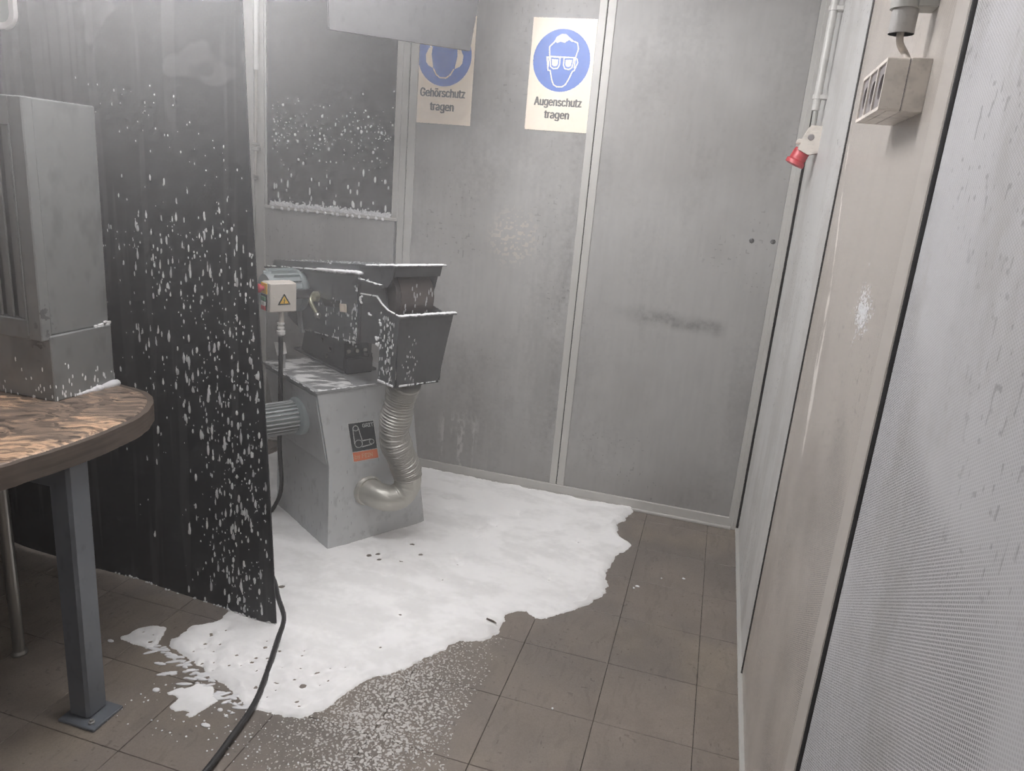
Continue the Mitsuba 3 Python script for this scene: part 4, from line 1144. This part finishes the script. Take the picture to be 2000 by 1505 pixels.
for k in range(260):   # along the cover flange
    b = rg.uniform(-0.045, 0.42) if rg.uniform() < 0.8 else rg.uniform(0.3, 0.8)
    s = rg.uniform(0.003, 0.009) * (1.2 if b < 0.30 else 0.6)
    gb(rg.uniform(0.084, 0.106), b, 1.199 - (b + 0.045) * 0.1075, s, s * 2.0, s * 0.8)
for k in range(420):   # lace on the cover top
    b, a = rg.uniform(-0.04, 0.76), rg.uniform(0.11, 0.298)
    s = rg.uniform(0.0025, 0.006)
    gb(a, b, 1.2285 - (b + 0.043) * 0.1125, s, s * 1.8, s * 0.5)
for k in range(360):   # lid
    b, a = rg.uniform(-0.30, -0.05), rg.uniform(0.096, 0.316)
    s = rg.uniform(0.003, 0.008)
    gb(a, b, 1.2285 + (-0.046 - b) * 0.138, s, s, s * 0.6)
for k in range(70):    # lid front edge, tray rim
    gb(rg.uniform(0.096, 0.316), -0.298, 1.262, 0.006, 0.004, 0.003)
for k in range(130):
    a = rg.uniform(0.10, 0.355)
    s = rg.uniform(0.003, 0.007)
    gb(a, rg.uniform(-0.332, -0.316), 1.082, s * 1.4, s, s * 0.7)
for (b0, z0_), (b1, z1_) in zip(tr[5:], tr[6:] + tr[:1]):   # stepped tray side
    for t in np.linspace(0, 1, 14):
        if rg.uniform() < 0.75:
            gb(0.104, b0 + (b1 - b0) * t, z0_ + (z1_ - z0_) * t, 0.004, 0.006, 0.0035)
for k in range(40):
    gb(rg.uniform(0.09, 0.105), rg.uniform(-0.21, -0.03), 1.176, 0.004, 0.006, 0.003)
for b, z, s in ((-0.035, 1.175, 0.010), (-0.045, 1.165, 0.008), (-0.03, 1.188, 0.008), (-0.10, 1.172, 0.006), (-0.005, 1.135, 0.008), (-0.045, 1.10, 0.009), (-0.055, 1.088, 0.008), (-0.18, 0.955, 0.010), (-0.19, 0.945, 0.009), (-0.12, 1.045, 0.008), (-0.20, 1.03, 0.008), (0.235, 0.98, 0.006)):
    for k in range(4):
        gb(0.098, b + rg.normal(0, s * 0.7), z + rg.normal(0, s * 0.7), s * 0.5, s * 0.6, s * 0.6)
for k in range(34):    # hem of the head
    b = rg.uniform(-0.02, 0.44)
    gb(0.100, b, 0.914 - (b + 0.02) * 0.085, 0.003, rg.uniform(0.004, 0.009), rg.uniform(0.003, 0.006), it2)
for k in range(46):    # hem of the tray
    t = rg.uniform(0, 1)
    if t < 0.4:
        gb(0.104, -0.30 + 0.115 * t / 0.4, 0.806 - 0.01 * t, 0.005, 0.006, 0.006)
    else:
        gb(0.115 + 0.19 * (t - 0.4) / 0.6, -0.303, 0.806, 0.005 if t < 0.7 else 0.003, 0.003, 0.005 if t < 0.7 else 0.003)
for k in range(190):   # flecks on the tray side, the head end and the belt
    r_ = rg.uniform()
    if r_ < 0.40:
        b, z = rg.uniform(-0.29, -0.19), rg.uniform(0.81, 1.07)
        gb(0.101, b, z, 0.002, rg.uniform(0.0018, 0.0035), rg.uniform(0.004, 0.010), it2 if rg.uniform() < 0.5 else it)
    elif r_ < 0.75:
        b, z = -0.02 + 0.34 * rg.uniform() ** 2.2, rg.uniform(0.90, 1.07)
        gb(0.0985, b, z, 0.002, rg.uniform(0.0018, 0.0035), rg.uniform(0.004, 0.011), it2 if rg.uniform() < 0.5 else it)
    elif r_ < 0.87:
        a, z = rg.uniform(0.13, 0.20), rg.uniform(0.82, 1.0)
        gb(a, -0.3015 - 0.017 * (z - 0.806) / 0.272 - 0.0025, z, rg.uniform(0.0015, 0.003), 0.002, rg.uniform(0.003, 0.008), it2)
    else:
        t = rg.uniform(math.radians(145), math.radians(225))
        gb(rg.uniform(0.145, 0.28), -0.165 + 0.1085 * math.cos(t), 1.128 + 0.1085 * math.sin(t), 0.0025, 0.002, rg.uniform(0.006, 0.014), it2)
for k in range(70):    # flecks on the pedestal flanks
    if rg.uniform() < 0.5:
        b, z = rg.uniform(0.0, 0.48), rg.uniform(0.01, 0.38)
        gb(-0.0005, b, z, 0.0012, 0.0018, rg.uniform(0.003, 0.012), it2)
    else:
        a, z = rg.uniform(0.0, 0.25), rg.uniform(0.01, 0.66)
        gb(a, -0.0005, z, 0.002, 0.0012, rg.uniform(0.003, 0.010), it2)
for k in range(60):    # rim of the top plate
    if rg.uniform() < 0.6:
        gb(rg.uniform(-0.06, 0.22), -0.005, 0.727, rg.uniform(0.003, 0.008), 0.004, 0.0025)
    else:
        gb(-0.066, rg.uniform(0.02, 0.4), 0.722, 0.003, rg.uniform(0.004, 0.01), 0.003)
put('foam_froth', merge_blobs(it), 'm_foam_drop', True, 'white froth on the lid, cover and tray of the grinder', 'foam', kind='stuff')
put('foam_froth', merge_blobs(it2), 'm_foam_drop_thin', True, 'thin grey foam flecks on the flanks of the grinder', 'foam', kind='stuff')


def film(poly_ab, z, seed):
    """A thin uneven foam film on the pedestal top."""
    m = foam_sheet(poly_ab, 0.004, 0.003, (), 0.016, seed)
    m.apply_translation((0, 0, z))
    return gmap(m)


put('foam_film', cat(film([(-0.055, 0.0), (0.10, 0.0), (0.14, 0.15), (0.14, 0.5), (-0.055, 0.5)], 0.727, 2)), 'm_film', True, 'smeared whitish foam film on top of the grinder pedestal', 'foam', kind='stuff')
itc = []
for k in range(50):    # foam in the corner of the casing and the bench
    y = rg.uniform(1.70, 1.85)
    s = rg.uniform(0.004, 0.010) * (0.5 + 1.2 * (y - 1.70) / 0.15)
    itc.append(((-1.798, y, ZT + 0.002), np.diag([s, s * 1.4, s])))
for k in range(60):
    z = ZT + abs(rg.normal(0, 0.05))
    if rg.uniform() < 0.5:
        itc.append(((-1.80, rg.uniform(1.63, 1.84), z), np.diag([0.001, 0.0025, rg.uniform(0.003, 0.009)])))
    else:
        itc.append(((rg.uniform(-2.05, -1.81), 1.626, z), np.diag([0.0025, 0.001, rg.uniform(0.003, 0.009)])))
for k in range(16):
    itc.append(((-1.805, rg.uniform(1.79, 1.85), 1.058 + rg.normal(0, 0.006)), np.diag([0.004, 0.008, 0.004])))
put('foam_corner', merge_blobs(itc), 'm_foam_drop', True, 'white foam against the foot of the grey machine casing', 'foam', kind='stuff')
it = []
for k in range(420):  # white flecks stand in for a light reflection on the glossy panel
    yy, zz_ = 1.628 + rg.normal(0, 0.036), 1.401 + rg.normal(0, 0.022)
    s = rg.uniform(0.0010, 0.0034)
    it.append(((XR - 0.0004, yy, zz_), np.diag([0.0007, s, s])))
put('glint_flecks', merge_blobs(it), 'm_foam_drop', True, 'pale flecks imitating a light reflection on the brown wall panel', 'foam', kind='stuff')
put('wood_splinter', tube([(-0.626, 2.312, 0.024), (-0.60, 2.311, 0.020), (-0.586, 2.309, 0.016)], [0.003, 0.0035, 0.002], 8), 'm_wood_side', 40, 'tiny dark splinter lying on the foam edge', 'splinter')
